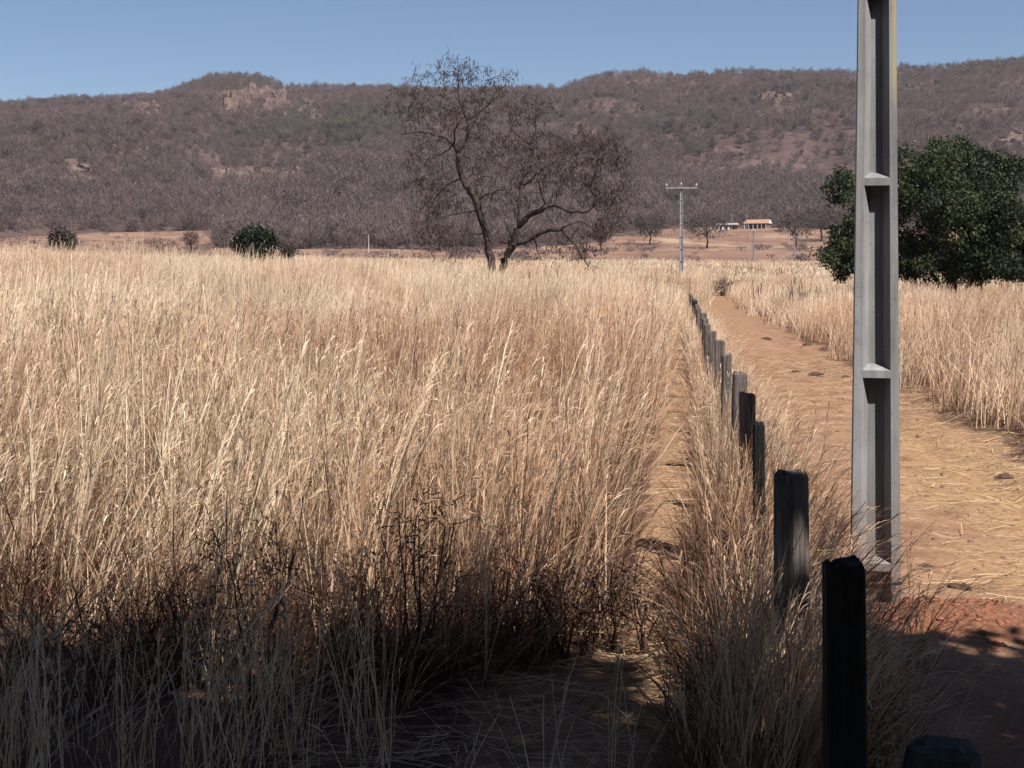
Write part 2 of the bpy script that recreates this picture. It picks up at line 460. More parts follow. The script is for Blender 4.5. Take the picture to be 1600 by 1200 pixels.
# ------------------------------------------------------------------ scattering (ground cover only)
def scatter(name, pts, rot, scl, idx, protos, tint=None):
    col = bpy.data.collections.new(name + '_shapes')
    for p in protos: col.objects.link(p)
    me = bpy.data.meshes.new(name)
    me.from_pydata(np.asarray(pts).tolist(), [], [])
    n = len(pts)
    for nm, ty, key, arr in (('rot', 'FLOAT_VECTOR', 'vector', rot), ('scl', 'FLOAT_VECTOR', 'vector', scl),
                             ('idx', 'INT', 'value', idx), ('tint', 'FLOAT', 'value', np.zeros(n) if tint is None else tint)):
        at = me.attributes.new(nm, ty, 'POINT')
        at.data.foreach_set(key, np.asarray(arr).astype(np.int32 if ty == 'INT' else np.float32).reshape(-1))
    o = bpy.data.objects.new(name, me)
    C.objects.link(o)
    ng = bpy.data.node_groups.new(name, 'GeometryNodeTree')
    ng.interface.new_socket('Geometry', in_out='INPUT', socket_type='NodeSocketGeometry')
    ng.interface.new_socket('Geometry', in_out='OUTPUT', socket_type='NodeSocketGeometry')
    N, L = ng.nodes, ng.links
    gi = N.new('NodeGroupInput'); go = N.new('NodeGroupOutput')
    ip = N.new('GeometryNodeInstanceOnPoints')
    ci = N.new('GeometryNodeCollectionInfo')
    ci.inputs['Collection'].default_value = col
    ci.inputs['Separate Children'].default_value = True
    ci.inputs['Reset Children'].default_value = True
    def na(nm, ty):
        a = N.new('GeometryNodeInputNamedAttribute'); a.data_type = ty; a.inputs[0].default_value = nm
        return a.outputs[0]
    er = N.new('FunctionNodeEulerToRotation')
    L.new(na('rot', 'FLOAT_VECTOR'), er.inputs[0])
    L.new(gi.outputs[0], ip.inputs['Points'])
    L.new(ci.outputs[0], ip.inputs['Instance'])
    ip.inputs['Pick Instance'].default_value = True
    L.new(na('idx', 'INT'), ip.inputs['Instance Index'])
    L.new(er.outputs[0], ip.inputs['Rotation'])
    L.new(na('scl', 'FLOAT_VECTOR'), ip.inputs['Scale'])
    L.new(ip.outputs[0], go.inputs[0])
    md = o.modifiers.new('scatter', 'NODES'); md.node_group = ng
    return o

# ------------------------------------------------------------------ grass shapes
def culm(mb, bx, by, h, lean, az, w, tone, head=True, leaves=2, seg=6, r=rng):
    t = np.linspace(0, 1, seg + 1)
    bend = lean * (0.72 * t + 0.28 * t ** 2.5)
    dx, dy = math.cos(az), math.sin(az)
    p = np.stack([bx + dx * bend * h, by + dy * bend * h, h * (t - 0.22 * lean * t ** 2)], -1)
    p[1:-1] += r.normal(0, 0.003, (seg - 1, 3)) * h
    sa = r.uniform(0, np.pi)
    side = np.array([math.cos(sa), math.sin(sa), 0])
    mb.ribbon(p, w * (1 - 0.5 * t), side, tone)
    for k in range(leaves):
        f = r.uniform(0.08, 0.7)
        i = f * seg; a = int(i)
        s0 = p[a] + (p[min(a + 1, seg)] - p[a]) * (i - a)
        d = p[min(a + 1, seg)] - p[a]; d = d / np.linalg.norm(d)
        L = r.uniform(0.18, 0.46) * min(h, 1.4) / 1.1
        la = r.uniform(0, 2 * np.pi)
        out = r.uniform(0.06, 0.28); drp = r.uniform(0.0, 0.2) if r.uniform() < 0.85 else r.uniform(0.4, 1.0)
        q = np.linspace(0, 1, 4)[:, None]
        lp = s0 + d * L * q + np.array([math.cos(la), math.sin(la), 0]) * L * out * q - np.array([0, 0, 1.0]) * L * drp * q ** 2
        mb.ribbon(lp, w * 0.95 * np.array([0.6, 1, 0.7, 0.1]), np.array([-math.sin(la), math.cos(la), 0.2]), np.clip(tone + r.uniform(-0.3, 0.05), 0, 1))
    if head:
        d = p[-1] - p[-2]; d /= np.linalg.norm(d)
        for k in range(4):
            s0 = p[-1] - d * r.uniform(0.0, 0.24) * min(h, 1.2)
            L = r.uniform(0.05, 0.10)
            la = r.normal(az, 0.9)
            q = np.linspace(0, 1, 3)[:, None]
            lp = s0 + d * L * q + np.array([math.cos(la), math.sin(la), 0]) * L * 0.28 * q - np.array([0, 0, 1.0]) * L * 0.4 * q ** 2
            mb.ribbon(lp, w * np.array([0.4, 0.8, 0.2]), np.array([-math.sin(la), math.cos(la), 0.2]), np.clip(tone + r.uniform(-0.15, 0.1), 0, 1))

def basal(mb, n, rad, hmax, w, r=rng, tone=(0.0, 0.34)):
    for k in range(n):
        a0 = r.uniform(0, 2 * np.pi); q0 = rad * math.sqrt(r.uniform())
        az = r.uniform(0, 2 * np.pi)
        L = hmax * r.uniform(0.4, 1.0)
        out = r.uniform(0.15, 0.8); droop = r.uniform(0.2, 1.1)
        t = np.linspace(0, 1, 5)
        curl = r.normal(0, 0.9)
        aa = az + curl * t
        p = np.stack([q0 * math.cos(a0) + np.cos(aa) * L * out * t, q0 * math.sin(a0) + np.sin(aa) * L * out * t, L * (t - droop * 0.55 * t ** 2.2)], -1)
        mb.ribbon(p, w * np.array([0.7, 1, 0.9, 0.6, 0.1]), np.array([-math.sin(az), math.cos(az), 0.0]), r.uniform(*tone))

def clump(name, nc, rad, w, nb, leaves, head=True, seg=6, hvar=(0.55, 1.0), bh=0.5, bw=None, lean=(0.08, 0.55), mat='grass', tone=(0.45, 0.95), stray=0.25):
    mb = MB()
    for k in range(nc):
        a0 = rng.uniform(0, 2 * np.pi); q0 = rad * math.sqrt(rng.uniform())
        h = rng.uniform(*hvar)
        ln = rng.uniform(*lean) if rng.uniform() > 0.04 else rng.uniform(0.5, 0.9)
        az = rng.normal(0.1, 0.6) if rng.uniform() > stray else rng.uniform(0, 2 * np.pi)
        culm(mb, q0 * math.cos(a0), q0 * math.sin(a0), h, ln, az, w * rng.uniform(0.7, 1.3), rng.uniform(*tone), head, leaves, seg)
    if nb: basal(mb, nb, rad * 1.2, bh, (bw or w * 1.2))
    return mb.build(name, M[mat], link=False)

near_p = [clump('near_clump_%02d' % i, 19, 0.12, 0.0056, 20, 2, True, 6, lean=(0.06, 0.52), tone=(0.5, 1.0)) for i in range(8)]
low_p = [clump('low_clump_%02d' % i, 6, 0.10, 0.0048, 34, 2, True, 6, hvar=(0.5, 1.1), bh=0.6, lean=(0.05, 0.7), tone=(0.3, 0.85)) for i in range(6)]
mid_p = [clump('mid_clump_%02d' % i, 30, 0.22, 0.0068, 14, 1, i < 2, 5, tone=(0.5, 1.0)) for i in range(7)]
far_p = [clump('far_clump_%02d' % i, 54, 0.55, 0.0145, 10, 0, False, 4, bw=0.026, tone=(0.6, 1.0)) for i in range(6)]
vfar_p = [clump('distant_clump_%02d' % i, 60, 2.0, 0.065, 10, 0, False, 3, bw=0.09, tone=(0.65, 1.0)) for i in range(5)]

def field_pts(y0, y1, dens, cond, marg=1.12, extra=1.0):
    """random points between two distances, a little wider than the view"""
    area_n = int(dens * (0.364 * marg * 2) * (y1 * y1 - y0 * y0) / 2 + dens * 2 * extra * (y1 - y0))
    y = np.sqrt(rng.uniform(y0 * y0, y1 * y1, area_n))
    x = rng.uniform(-1, 1, area_n) * (0.364 * marg * y + extra)
    k = cond(x, y)
    return x[k], y[k]

def left_field(x, y):
    u = x - fence_x(y)
    e = (fbm(x * 1.1, y * 0.8, 21) - 0.5)
    lim = np.interp(y, [4, 5.6, 6.3, 7.2, 60, 62], [-1.6, -1.5, -0.9, -0.82, -0.76, 0.6]) + e * 0.35
    return u < lim
def right_field(x, y):
    u = x - fence_x(y)
    e = (fbm(x * 0.9, y * 0.7, 23) - 0.5)
    return (u > 3.15 + e * 1.1) | ((y > 92 + e * 16) & (u > -0.3))
def any_field(x, y): return left_field(x, y) | right_field(x, y)

def height(x, y):
    u = x - fence_x(y)
    h = np.interp(y, [5, 6.2, 7.5, 14, 28, 60], [0.7, 1.0, 1.25, 1.38, 1.50, 1.54])
    h = h * (0.52 + 0.90 * fbm(x * 0.45, y * 0.32, 51)) * (0.86 + 0.28 * vnoise(x * 1.7, y * 1.7, 52))
    h = np.where(u > 2, np.minimum(h, 1.42) * (0.75 + 0.25 * sstep(3.0, 5.0, u)), h)
    return h * (0.86 + 0.28 * rng.uniform(size=np.shape(x)))
def tint_of(x, y):
    return np.clip(0.22 + 2.8 * (fbm(x * 0.34, y * 0.15, 53) - 0.46) + rng.normal(0, 0.12, np.shape(x)), 0, 1)

def lay(name, x, y, h, protos, wscale=1.0, label=None, lift=-0.02, tint=None, xy=None):
    n = len(x)
    rot = np.stack([rng.normal(0, 0.05, n), rng.normal(0, 0.05, n), rng.normal(0, 0.35, n) + 2.6 * (fbm(x * 0.35, y * 0.22, 59, 3) - 0.5)], -1)
    s = (xy if xy is not None else rng.uniform(0.85, 1.25, n)) * wscale
    o = scatter(name, np.stack([x, y, gz(x, y) + lift], -1), rot, np.stack([s, s, h], -1), rng.integers(0, len(protos), n), protos,
                tint_of(x, y) if tint is None else tint)
    tag(o, label, 'grass', kind='stuff')
    return o

thin0_p = [clump('sparse_clump_%02d' % i, 8, 0.09, 0.0048, 3, 1, True, 6, lean=(0.02, 0.24), tone=(0.55, 1.0), stray=0.4) for i in range(4)]
# tall field, nearest part
x, y = field_pts(5.6, 16, 17, any_field, 1.2, 1.5)
keep = rng.uniform(size=len(x)) < np.clip(0.3 + 2.2 * (fbm(x * 0.8, y * 0.6, 55) - 0.3), 0.12, 1) * sstep(5.7, 7.7, y)
hol = np.exp(-(((x - 0.15) / 0.9) ** 2 + ((y - 12.2) / 1.7) ** 2)) + 0.7 * np.exp(-(((x + 2.9) / 0.7) ** 2 + ((y - 13.5) / 1.5) ** 2))
keep &= rng.uniform(size=len(x)) > 0.92 * hol
x, y = x[keep], y[keep]
lay('tall_grass', x, y, height(x, y), near_p, label='tall pale dry grass leaning over beside the foot path')
x, y = field_pts(5.2, 14, 3.0, left_field, 1.2, 1.0)
stalk_p = [clump('stalk_%02d' % i, 3, 0.06, 0.0075, 0, 1, True, 8, hvar=(0.8, 1.0), lean=(0.15, 0.6), tone=(0.75, 1.0), stray=0.12) for i in range(6)]
lay('grass_stalks', x, y, np.clip(height(x, y) * 1.12, 0.6, 1.75), stalk_p, label='long bright straw stalks standing out of the near grass', tint=np.zeros(len(x)))
# brown undergrowth among it
x, y = field_pts(6.0, 20, 11, any_field, 1.2, 1.5)
lay('brown_undergrowth', x, y, rng.uniform(0.5, 1.0, len(x)), low_p, label='short reddish brown undergrowth below the tall grass', tint=rng.uniform(0.4, 1.0, len(x)))
x, y = field_pts(6.0, 9.8, 15, left_field, 1.2, 1.0)
k = rng.uniform(size=len(x)) < np.clip(1.7 * fbm(x * 1.1, y * 0.9, 58), 0.2, 1)
x, y = x[k], y[k]
brown_p = [clump('brown_clump_%02d' % i, 7, 0.12, 0.0048, 40, 3, False, 6, hvar=(0.5, 1.0), bh=0.75, lean=(0.05, 0.6), tone=(0.05, 0.4), stray=0.6) for i in range(6)]
lay('red_brown_stems', x, y, rng.uniform(0.55, 1.0, len(x)), brown_p, label='dark red-brown stems tangled through the front of the tall grass', tint=rng.uniform(0.3, 1.0, len(x)))
x, y = field_pts(16, 45, 6.5, any_field, 1.12, 2)
keep = rng.uniform(size=len(x)) < np.clip(0.5 + 1.4 * (fbm(x * 0.5, y * 0.35, 56) - 0.3), 0.3, 1)
x, y = x[keep], y[keep]
lay('field_grass', x, y, height(x, y), mid_p, 1.15, label='dense straw coloured grass across the middle of the field')
x, y = field_pts(43, 110, 1.6, any_field, 1.1, 3)
lay('far_grass', x, y, height(x, y), far_p, 1.1, label='even pale grass far out in the field')
x, y = field_pts(105, 235, 0.22, any_field, 1.1, 6)
lay('distant_grass', x, y, height(x, y) * 0.9, vfar_p, 1.2, label='cream band of grass at the far edge of the field')

# strip along the fence, tufts in the shade, stragglers on the track
n = 1000
y = 4.4 + rng.uniform(0, 1, n) ** 1.4 * 42
u = np.where(y < 8.5, rng.normal(-0.05, 0.16, n), rng.normal(0.0, 0.13, n))
x = fence_x(y) + u
keep = (rng.uniform(size=n) < np.clip(0.25 + 1.8 * (fbm(y * 0.7, y * 0 + 3, 57) - 0.2), 0.15, 1)) & (u > np.where(y < 8.5, -0.34, -0.2)) & (u < 0.33) & (y > 4.7)
x, y = x[keep], y[keep]
hh = np.interp(y, [4.5, 6, 9, 16, 40], [0.75, 0.95, 0.95, 0.85, 0.95]) * rng.uniform(0.5, 1.15, len(x))
hh = hh * np.where((x - fence_x(y) > 0.08) & (y < 8.5), 0.62, 1.0)
lay('fence_grass', x, y, hh, near_p, 0.85, label='stiff dry grass growing up between the fence posts')
n = 150
y = rng.uniform(4.7, 8.2, n); x = fence_x(y) + rng.uniform(-0.34, 0.16, n)
lay('fence_stems', x, y, rng.uniform(0.5, 0.9, n), brown_p, label='dark red-brown stems tangled among the near fence posts', tint=rng.uniform(0.3, 1.0, n))
n = 24
y = rng.uniform(4.55, 5.15, n); x = fence_x(y) + rng.uniform(-0.30, 0.06, n)
lay('post_grass', x, y, rng.uniform(0.55, 0.95, n), near_p, 0.8, label='upright dry grass in front of the second fence post')
n = 260
y = rng.uniform(4.6, 22, n); x = fence_x(y) + np.clip(rng.normal(0.04, 0.12, n), -0.16, 0.3)
lay('fence_undergrowth', x, y, rng.uniform(0.45, 0.85, n), low_p, label='brown tangled stems at the foot of the fence', tint=rng.uniform(0.5, 1, n))
n = 70
y = rng.uniform(4.3, 6.0, n); x = rng.uniform(-2.6, -0.45, n)
lay('shaded_grass', x, y, rng.uniform(0.3, 0.85, n), thin0_p, 1.0, label='short sparse grass in the shade in front of the field')
n = 90
y = rng.uniform(5.5, 34, n); x = fence_x(y) + rng.uniform(0.25, 0.75, n)
lay('track_side_grass', x, y, rng.uniform(0.25, 0.7, n), low_p, 0.6, label='thin stray tufts along the edge of the track')
xs = np.array([0.10, 0.16, 0.33, 0.42, 1.36, 1.42, 1.50, 1.28, -0.2]); yy = np.array([4.6, 4.7, 4.75, 4.9, 4.9, 5.2, 5.3, 5.0, 4.8])
thin_p = [clump('thin_clump_%02d' % i, 5, 0.05, 0.0046, 3, 1, False, 6, lean=(0.02, 0.35), tone=(0.5, 0.9), stray=0.8) for i in range(4)]
lay('lone_stalks', xs, yy, np.array([0.62, 0.45, 0.72, 0.5, 0.8, 0.72, 0.66, 0.5, 0.4]), thin_p, 0.9, label='a few bare straw stalks standing in the shade', tint=np.zeros(len(xs)))

# fallen straw
def straw(n, xf, name, label, lmin=0.05, lmax=0.26, w=0.004):
    mb = MB()
    for k in range(n):
        x, y = xf()
        a = rng.normal(0.1, 0.8); L = rng.uniform(lmin, lmax)
        t = np.array([-0.5, 0, 0.5])
        px_ = x + math.cos(a) * L * t; py_ = y + math.sin(a) * L * t
        z = gz(px_, py_) + 0.004 + rng.uniform(0, 0.02) + np.array([rng.uniform(0, 0.02), 0.008, rng.uniform(0, 0.02)])
        mb.ribbon(np.stack([px_, py_, z], -1), w * rng.uniform(0.6, 1.4), np.array([-math.sin(a), math.cos(a), rng.uniform(-0.6, 0.6)]), rng.uniform(0, 1))
    o = mb.build(name, M['straw'])
    tag(o, label, 'straw', kind='stuff')
def clr():
    while True:
        y = rng.uniform(4.6, 7.2); x = rng.uniform(-0.9, 1.3)
        if -2.0 < x - fence_x(y) < 0.1: return x, y
straw(1700, clr, 'fallen_straw', 'flattened straw lying on the trodden clearing', 0.08, 0.4)
def trk():
    y = 7.6 + rng.uniform() ** 1.3 * 22
    u = 3.3 - abs(rng.normal(0, 1.15))
    return fence_x(y) + max(u, 0.3), y
straw(7500, trk, 'track_straw', 'thin scattering of straw over the track by the pole', 0.04, 0.24)
def pth():
    y = 6.5 + rng.uniform() ** 1.5 * 20
    return fence_x(y) + rng.normal(-0.45, 0.15), y
straw(1100, pth, 'path_straw', 'loose straw strewn along the narrow foot path', 0.05, 0.25)

# clods and bits of dung on the track
def clod(mb, x, y, r, flat=0.5):
    k = 7
    v = []
    g0 = float(gz(x, y))
    for ring, (rr, zz) in enumerate(((1.0, 0.0), (0.85, 0.55), (0.4, 0.95))):
        for i in range(k):
            a = 2 * np.pi * i / k + ring * 0.4
            q = r * rr * rng.uniform(0.75, 1.2)
            v.append((x + math.cos(a) * q, y + math.sin(a) * q, g0 + zz * r * flat * rng.uniform(0.8, 1.15) - 0.01))
    f = [(a * k + i, a * k + (i + 1) % k, (a + 1) * k + (i + 1) % k, (a + 1) * k + i) for a in range(2) for i in range(k)]
    f.append(tuple(2 * k + i for i in range(k)))
    mb.add(v, f, 0.5)
M['dung'] = rough_mat('dry_dung', [(0.3, (0.045, 0.025, 0.018)), (0.7, (0.11, 0.065, 0.045))], scale=20, bump=0.4)
def gpt(p, yy):                               # pixel on flat near ground
    D = FPX * CAM_H / (yy - HOR)
    return (p - 800) / FPX * D, D
for (p, q, r) in ((1500, 905, 0.075), (1452, 933, 0.07), (1570, 735, 0.10), (1275, 582, 0.16), (1243, 578, 0.11), (1322, 585, 0.10), (1262, 537, 0.14), (1050, 872, 0.09), (1086, 722, 0.1), (1198, 527, 0.16)):
    x, y = gpt(p, q)
    mb = MB(); clod(mb, x, y, r)
    o = mb.build('dung_clod', M['dung'])
    lab = 'dark dry clod on the narrow foot path' if p < 1100 else 'dark clod beside the red soil heap' if q > 850 else 'dark dry clod lying on the bare track'
    tag(o, lab, 'clod', 'dark clods on the track and path')
mb = MB()
for k in range(700):
    y = 7.5 + rng.uniform() ** 1.5 * 30
    clod(mb, float(fence_x(y)) + rng.uniform(0.3, 3.2), y, rng.uniform(0.008, 0.035), 0.8)
M['pebble'] = rough_mat('soil_lumps', [(0.3, (0.12, 0.07, 0.048)), (0.7, (0.24, 0.155, 0.11))], scale=9, bump=0.3)
tag(mb.build('soil_lumps', M['pebble']), 'small soil lumps and stones scattered on the track', 'soil', kind='stuff')
mb = MB()
for k in range(420):
    a = rng.uniform(0, 2 * np.pi); q = rng.uniform(0, 1) ** 0.6
    clod(mb, POLE[0] + 0.35 + math.cos(a) * q * 0.95, POLE[1] - 0.42 + math.sin(a) * q * 0.5, rng.uniform(0.008, 0.03), 0.8)
M['redsoil'] = rough_mat('fresh_red_soil', [(0.3, (0.15, 0.058, 0.034)), (0.7, (0.26, 0.11, 0.068))], scale=20, bump=0.4)
tag(mb.build('soil_crumbs', M['redsoil']), 'crumbs of freshly dug red soil around the pole foot', 'soil', kind='stuff')

# ------------------------------------------------------------------ concrete poles
def double_t_shaft(H, w0, taper, bars, depth_w0, barh=0.042, rec=0.074, slope=0.032, mat='concrete'):
    """H-section concrete shaft: recessed bays on the two broad faces between cross bars"""
    bm = bmesh.new()
    def W(z): return w0 - taper * z
    def Dp(z): return depth_w0 - taper * 1.0 * z
    fl = 0.19
    for s in (-1, 1):
        def fp(fx, z, inset=0.0): return bm.verts.new((fx * W(z) * 0.5, s * (Dp(z) * 0.5 - inset), z))
        zs = [-0.35] + [b for bar in bars for b in (bar, bar + barh)] + [H]
        o = 1 - 2 * fl
        # face strips left and right, in pieces so they share bays' levels
        for i in range(len(zs) - 1):
            z0, z1 = zs[i], zs[i + 1]
            quads = []
            quads.append([(-1, z0, 0), (-o, z0, 0), (-o, z1, 0), (-1, z1, 0)])
            quads.append([(o, z0, 0), (1, z0, 0), (1, z1, 0), (o, z1, 0)])
            if i % 2 == 1:                      # a bar
                quads.append([(-o, z0, 0), (o, z0, 0), (o, z1, 0), (-o, z1, 0)])
            else:                               # a bay
                def si(z): return o - slope / (W(z) * 0.5)
                a0, a1 = z0 + slope, z1 - 0.004
                r = min(rec, Dp(z1) * 0.38)
                quads.append([(-si(a0), a0, r), (si(a0), a0, r), (si(a1), a1, r), (-si(a1), a1, r)])
                quads.append([(-o, z0, 0), (-si(a0), a0, r), (-si(a1), a1, r), (-o, z1, 0)])
                quads.append([(si(a0), a0, r), (o, z0, 0), (o, z1, 0), (si(a1), a1, r)])
                quads.append([(-o, z0, 0), (o, z0, 0), (si(a0), a0, r), (-si(a0), a0, r)])
                quads.append([(-si(a1), a1, r), (si(a1), a1, r), (o, z1, 0), (-o, z1, 0)])
            for qd in quads:
                vv = [fp(fx, z, ins) for fx, z, ins in qd]
                if s > 0: vv.reverse()
                bm.faces.new(vv)
    for s in (-1, 1):
        zz = [-0.35, H]
        v = [bm.verts.new((s * W(z) * 0.5, t * Dp(z) * 0.5, z)) for z in zz for t in (-1, 1)]
        bm.faces.new([v[0], v[1], v[3], v[2]] if s > 0 else [v[2], v[3], v[1], v[0]])
    v = [bm.verts.new((sx * W(H) * 0.5, sy * Dp(H) * 0.5, H)) for sx, sy in ((-1, -1), (1, -1), (1, 1), (-1, 1))]
    bm.faces.new(v)
    bmesh.ops.remove_doubles(bm, verts=bm.verts, dist=0.0005)
    bmesh.ops.recalc_face_normals(bm, faces=bm.faces)
    me = bpy.data.meshes.new('shaft')
    bm.to_mesh(me); bm.free()
    me.materials.append(M[mat])
    return me

def insulator_mesh():
    mb = MB()
    mb.tube([(0, 0, 0), (0, 0, 0.16)], 0.016, 8)
    mb.tube([(0, 0, 0.14), (0, 0, 0.17), (0, 0, 0.2), (0, 0, 0.23), (0, 0, 0.27), (0, 0, 0.31)], [0.05, 0.075, 0.055, 0.07, 0.05, 0.03], 10)
    me = mb.mesh('insulator', True); me.materials.append(M['porcelain'])
    return me
INS = insulator_mesh()

def pole(loc, rz, H, label, arm=2.5, w0=0.262, tapr=0.0195, arm_rz=0.0, tilt=(0, 0), z_first=0.175, spacing=1.048):
    e = empty('utility_pole', loc, rz)
    e.rotation_euler = (tilt[0], tilt[1], rz)
    bars = []
    z = z_first
    while z < H - 0.4:
        bars.append(z); z += spacing
    sh = bpy.data.objects.new('shaft', double_t_shaft(H, w0, tapr, bars, w0 * 0.9, mat='concrete' if loc[1] < 20 else 'concrete_plain'))
    C.objects.link(sh); sh.parent = e
    bv = sh.modifiers.new('bevel', 'BEVEL'); bv.width = 0.006; bv.segments = 2; bv.limit_method = 'ANGLE'; bv.angle_limit = R(50)
    mb = MB(); mb.box(-arm / 2, arm / 2, -0.055, 0.055, -0.09, 0.03)
    a = mb.build('crossarm', M['concrete_plain'], e)
    a.location = (0, -(w0 - tapr * H) * 0.45 - 0.056, H - 0.12); a.rotation_euler = (0, 0, arm_rz)
    for k in (-0.47, 0.47):
        i = bpy.data.objects.new('insulator', INS); C.objects.link(i); i.parent = a
        i.location = (k * arm, 0, 0.028)
    i = bpy.data.objects.new('insulator', INS); C.objects.link(i); i.parent = e
    i.location = (0, 0, H - 0.005)
    return tag(e, label, 'utility pole', 'concrete utility poles along the track')

gp = float(gz(POLE[0], POLE[1]))
pole((POLE[0], POLE[1], 0.0), R(-11.5), 9.2, 'thick grey concrete pole with stepped recesses rising from red soil', tilt=(0, R(0.15)))
def far_pole(p, ytop, D, H, label, rz=0.0, arm=2.5, **k):
    X = (p - 800) / FPX * D
    z = float(gz(X, D))
    pole((X, D, z), rz, H, label, arm, **k)
D2 = 121.0
far_pole(1064.5, 293, D2, CAM_H + (HOR - 291) / FPX * D2 - float(gz((1064.5 - 800) / FPX * D2, D2)), 'slim grey concrete pole with a wide crossarm standing in pale grass', R(-4), 2.7, w0=0.36, tapr=0.018)
D3 = 265.0
far_pole(1177.5, 362, D3, CAM_H + (HOR - 360) / FPX * D3 - float(gz((1177.5 - 800) / FPX * D3, D3)), 'thin bare-topped pole in far grass below the orange-roofed house', R(60), 1.4, w0=0.34, tapr=0.016)
D4 = 275.0
far_pole(1241.5, 370, D4, CAM_H + (HOR - 369) / FPX * D4 - float(gz((1241.5 - 800) / FPX * D4, D4)), 'distant pole with a low pale crossarm beside the leafy green tree', R(0), 2.4, w0=0.34, tapr=0.016)

# ------------------------------------------------------------------ fence
def post_mesh(w, d, h, seed, taper=0.92, slant=0.0):
    r = np.random.default_rng(seed)
    bm = bmesh.new()
    k = 28; levels = 12
    rings = []
    groove = np.where(r.uniform(size=k) < 0.32, -r.uniform(0.03, 0.13, k), r.normal(0, 0.012, k))
    ph = r.uniform(0, 6.28); ax, ay = r.normal(0, 0.004, 2)
    for L in range(levels + 1):
        t = L / levels
        z = -0.3 + (h + 0.3) * t
        ring = []
        sc = 1 - (1 - taper) * t
        for i in range(k):
            a = 2 * np.pi * (i + 0.5) / k
            ca, sa = math.cos(a), math.sin(a)
            q = (abs(ca) ** 5 + abs(sa) ** 5) ** (-1 / 5.0)       # rounded square
            rr = q * sc * (1 + 0.05 * math.sin(3 * a + ph + t * 1.5) + groove[i] * (0.4 + 0.6 * vnoise(t * 5, i * 1.7, seed)) + r.normal(0, 0.006))
            zz = z + (slant * ca * w if L == levels else 0) 
            ring.append(bm.verts.new((ca * rr * w / 2 + ax * t * 2, sa * rr * d / 2 + ay * t * 2, zz)))
        rings.append(ring)
    for L in range(levels):
        for i in range(k):
            bm.faces.new((rings[L][i], rings[L][(i + 1) % k], rings[L + 1][(i + 1) % k], rings[L + 1][i]))
    # rounded worn top
    top = []
    for i in range(k):
        v = rings[-1][i].co
        top.append(bm.verts.new((v.x * 0.80, v.y * 0.80, v.z + 0.010 + r.normal(0, 0.007))))
    for i in range(k):
        bm.faces.new((rings[-1][i], rings[-1][(i + 1) % k], top[(i + 1) % k], top[i]))
    bm.faces.new(top)
    me = bpy.data.meshes.new('post')
    bm.to_mesh(me); bm.free()
    return me

fence = empty('wire_fence', (float(fence_x(3.59)), 3.59, 0))
tag(fence, 'line of weathered wooden posts and wire running along the dirt track', 'fence')
# distance of each post along the fence, read from the row of its top; widths in metres
tops = [(1325, 885, 0.108), (1240, 742, 0.128), (1188, 664, 0.07), (1168, 617, 0.11), (1151, 585, 0.125), (1134, 556, 0.11), (1122, 533, 0.13),
        (1112, 519, 0.12), (1105, 508, 0.11), (1099, 499, 0.12), (1094, 490, 0.13), (1090, 483, 0.12), (1086, 477, 0.12), (1082, 470, 0.16), (1079, 466, 0.12), (1077, 462, 0.12), (1075, 459, 0.12)]
tops = [(p, q, w * (1.0 if i == 0 else 0.88)) for i, (p, q, w) in enumerate(tops)]
for i, (p, q, w) in enumerate(tops):
    D = FPX * 0.75 / (q - HOR)
    X = float(fence_x(D))
    if i < 9: X = (p - 800) / FPX * D
    z0 = float(gz(X, D))
    h = CAM_H - 0.75 - z0
    me = post_mesh(w, w * random.uniform(0.85, 1.05), h, 100 + i, slant=random.uniform(-0.06, 0.06))
    me.materials.append(M['near_black'] if i in (0, 2, 13) else M['post'])
    o = bpy.data.objects.new('post', me); C.objects.link(o); o.parent = fence
    o.location = (X - fence.location.x, D - fence.location.y, z0)
    o.rotation_euler = (0 if i < 2 else random.uniform(-0.02, 0.02), 0 if i < 2 else random.uniform(-0.03, 0.03), (R(38) if i == 1 else R(4) if i == 0 else random.uniform(-0.2, 0.25)))
    if i == 0: o['label'] = 'nearest fence post coloured near black for the tree shade'
for zz in (0.35, 0.68, 0.95):
    mb = MB(); pts = []
    for D in np.arange(3.6, 38.0, 0.41):
        s = math.sin((D - 3.59) / 1.65 * math.pi) ** 2
        pts.append((fence_x(D) + 0.064 - fence.location.x, D - fence.location.y, float(gz(fence_x(D), D)) * 0 + zz - 0.02 * s + rng.normal(0, 0.004)))
    mb.tube(pts, 0.0016, 4)
    mb.build('wire', M['wire'], fence)

# dark stone at the lower edge in the shade
mb = MB(); k = 12
xs0, ys0 = 1.36, 4.45
vs_ = []
prof = [(1.0, 0), (1.06, 0.3), (1.0, 0.75), (0.86, 0.95), (0.5, 1.0)]
for (rr, zt) in prof:
    for i in range(k):
        a = 2 * np.pi * i / k
        q = (abs(math.cos(a)) ** 4 + abs(math.sin(a)) ** 4) ** -0.25
        vs_.append((math.cos(a) * 0.115 * rr * q * rng.uniform(0.94, 1.05), math.sin(a) * 0.11 * rr * q * rng.uniform(0.94, 1.05), -0.08 + 0.42 * zt + rng.normal(0, 0.006)))
fs = [(a * k + i, a * k + (i + 1) % k, (a + 1) * k + (i + 1) % k, (a + 1) * k + i) for a in range(4) for i in range(k)] + [tuple(4 * k + i for i in range(k))]
mb.add(vs_, fs)
o = mb.build('stump', M['darkstone'], smooth=False)
o.location = (xs0, ys0, -0.03)
tag(o, 'low dark flat-topped stump in deep shade by the black post', 'stump')

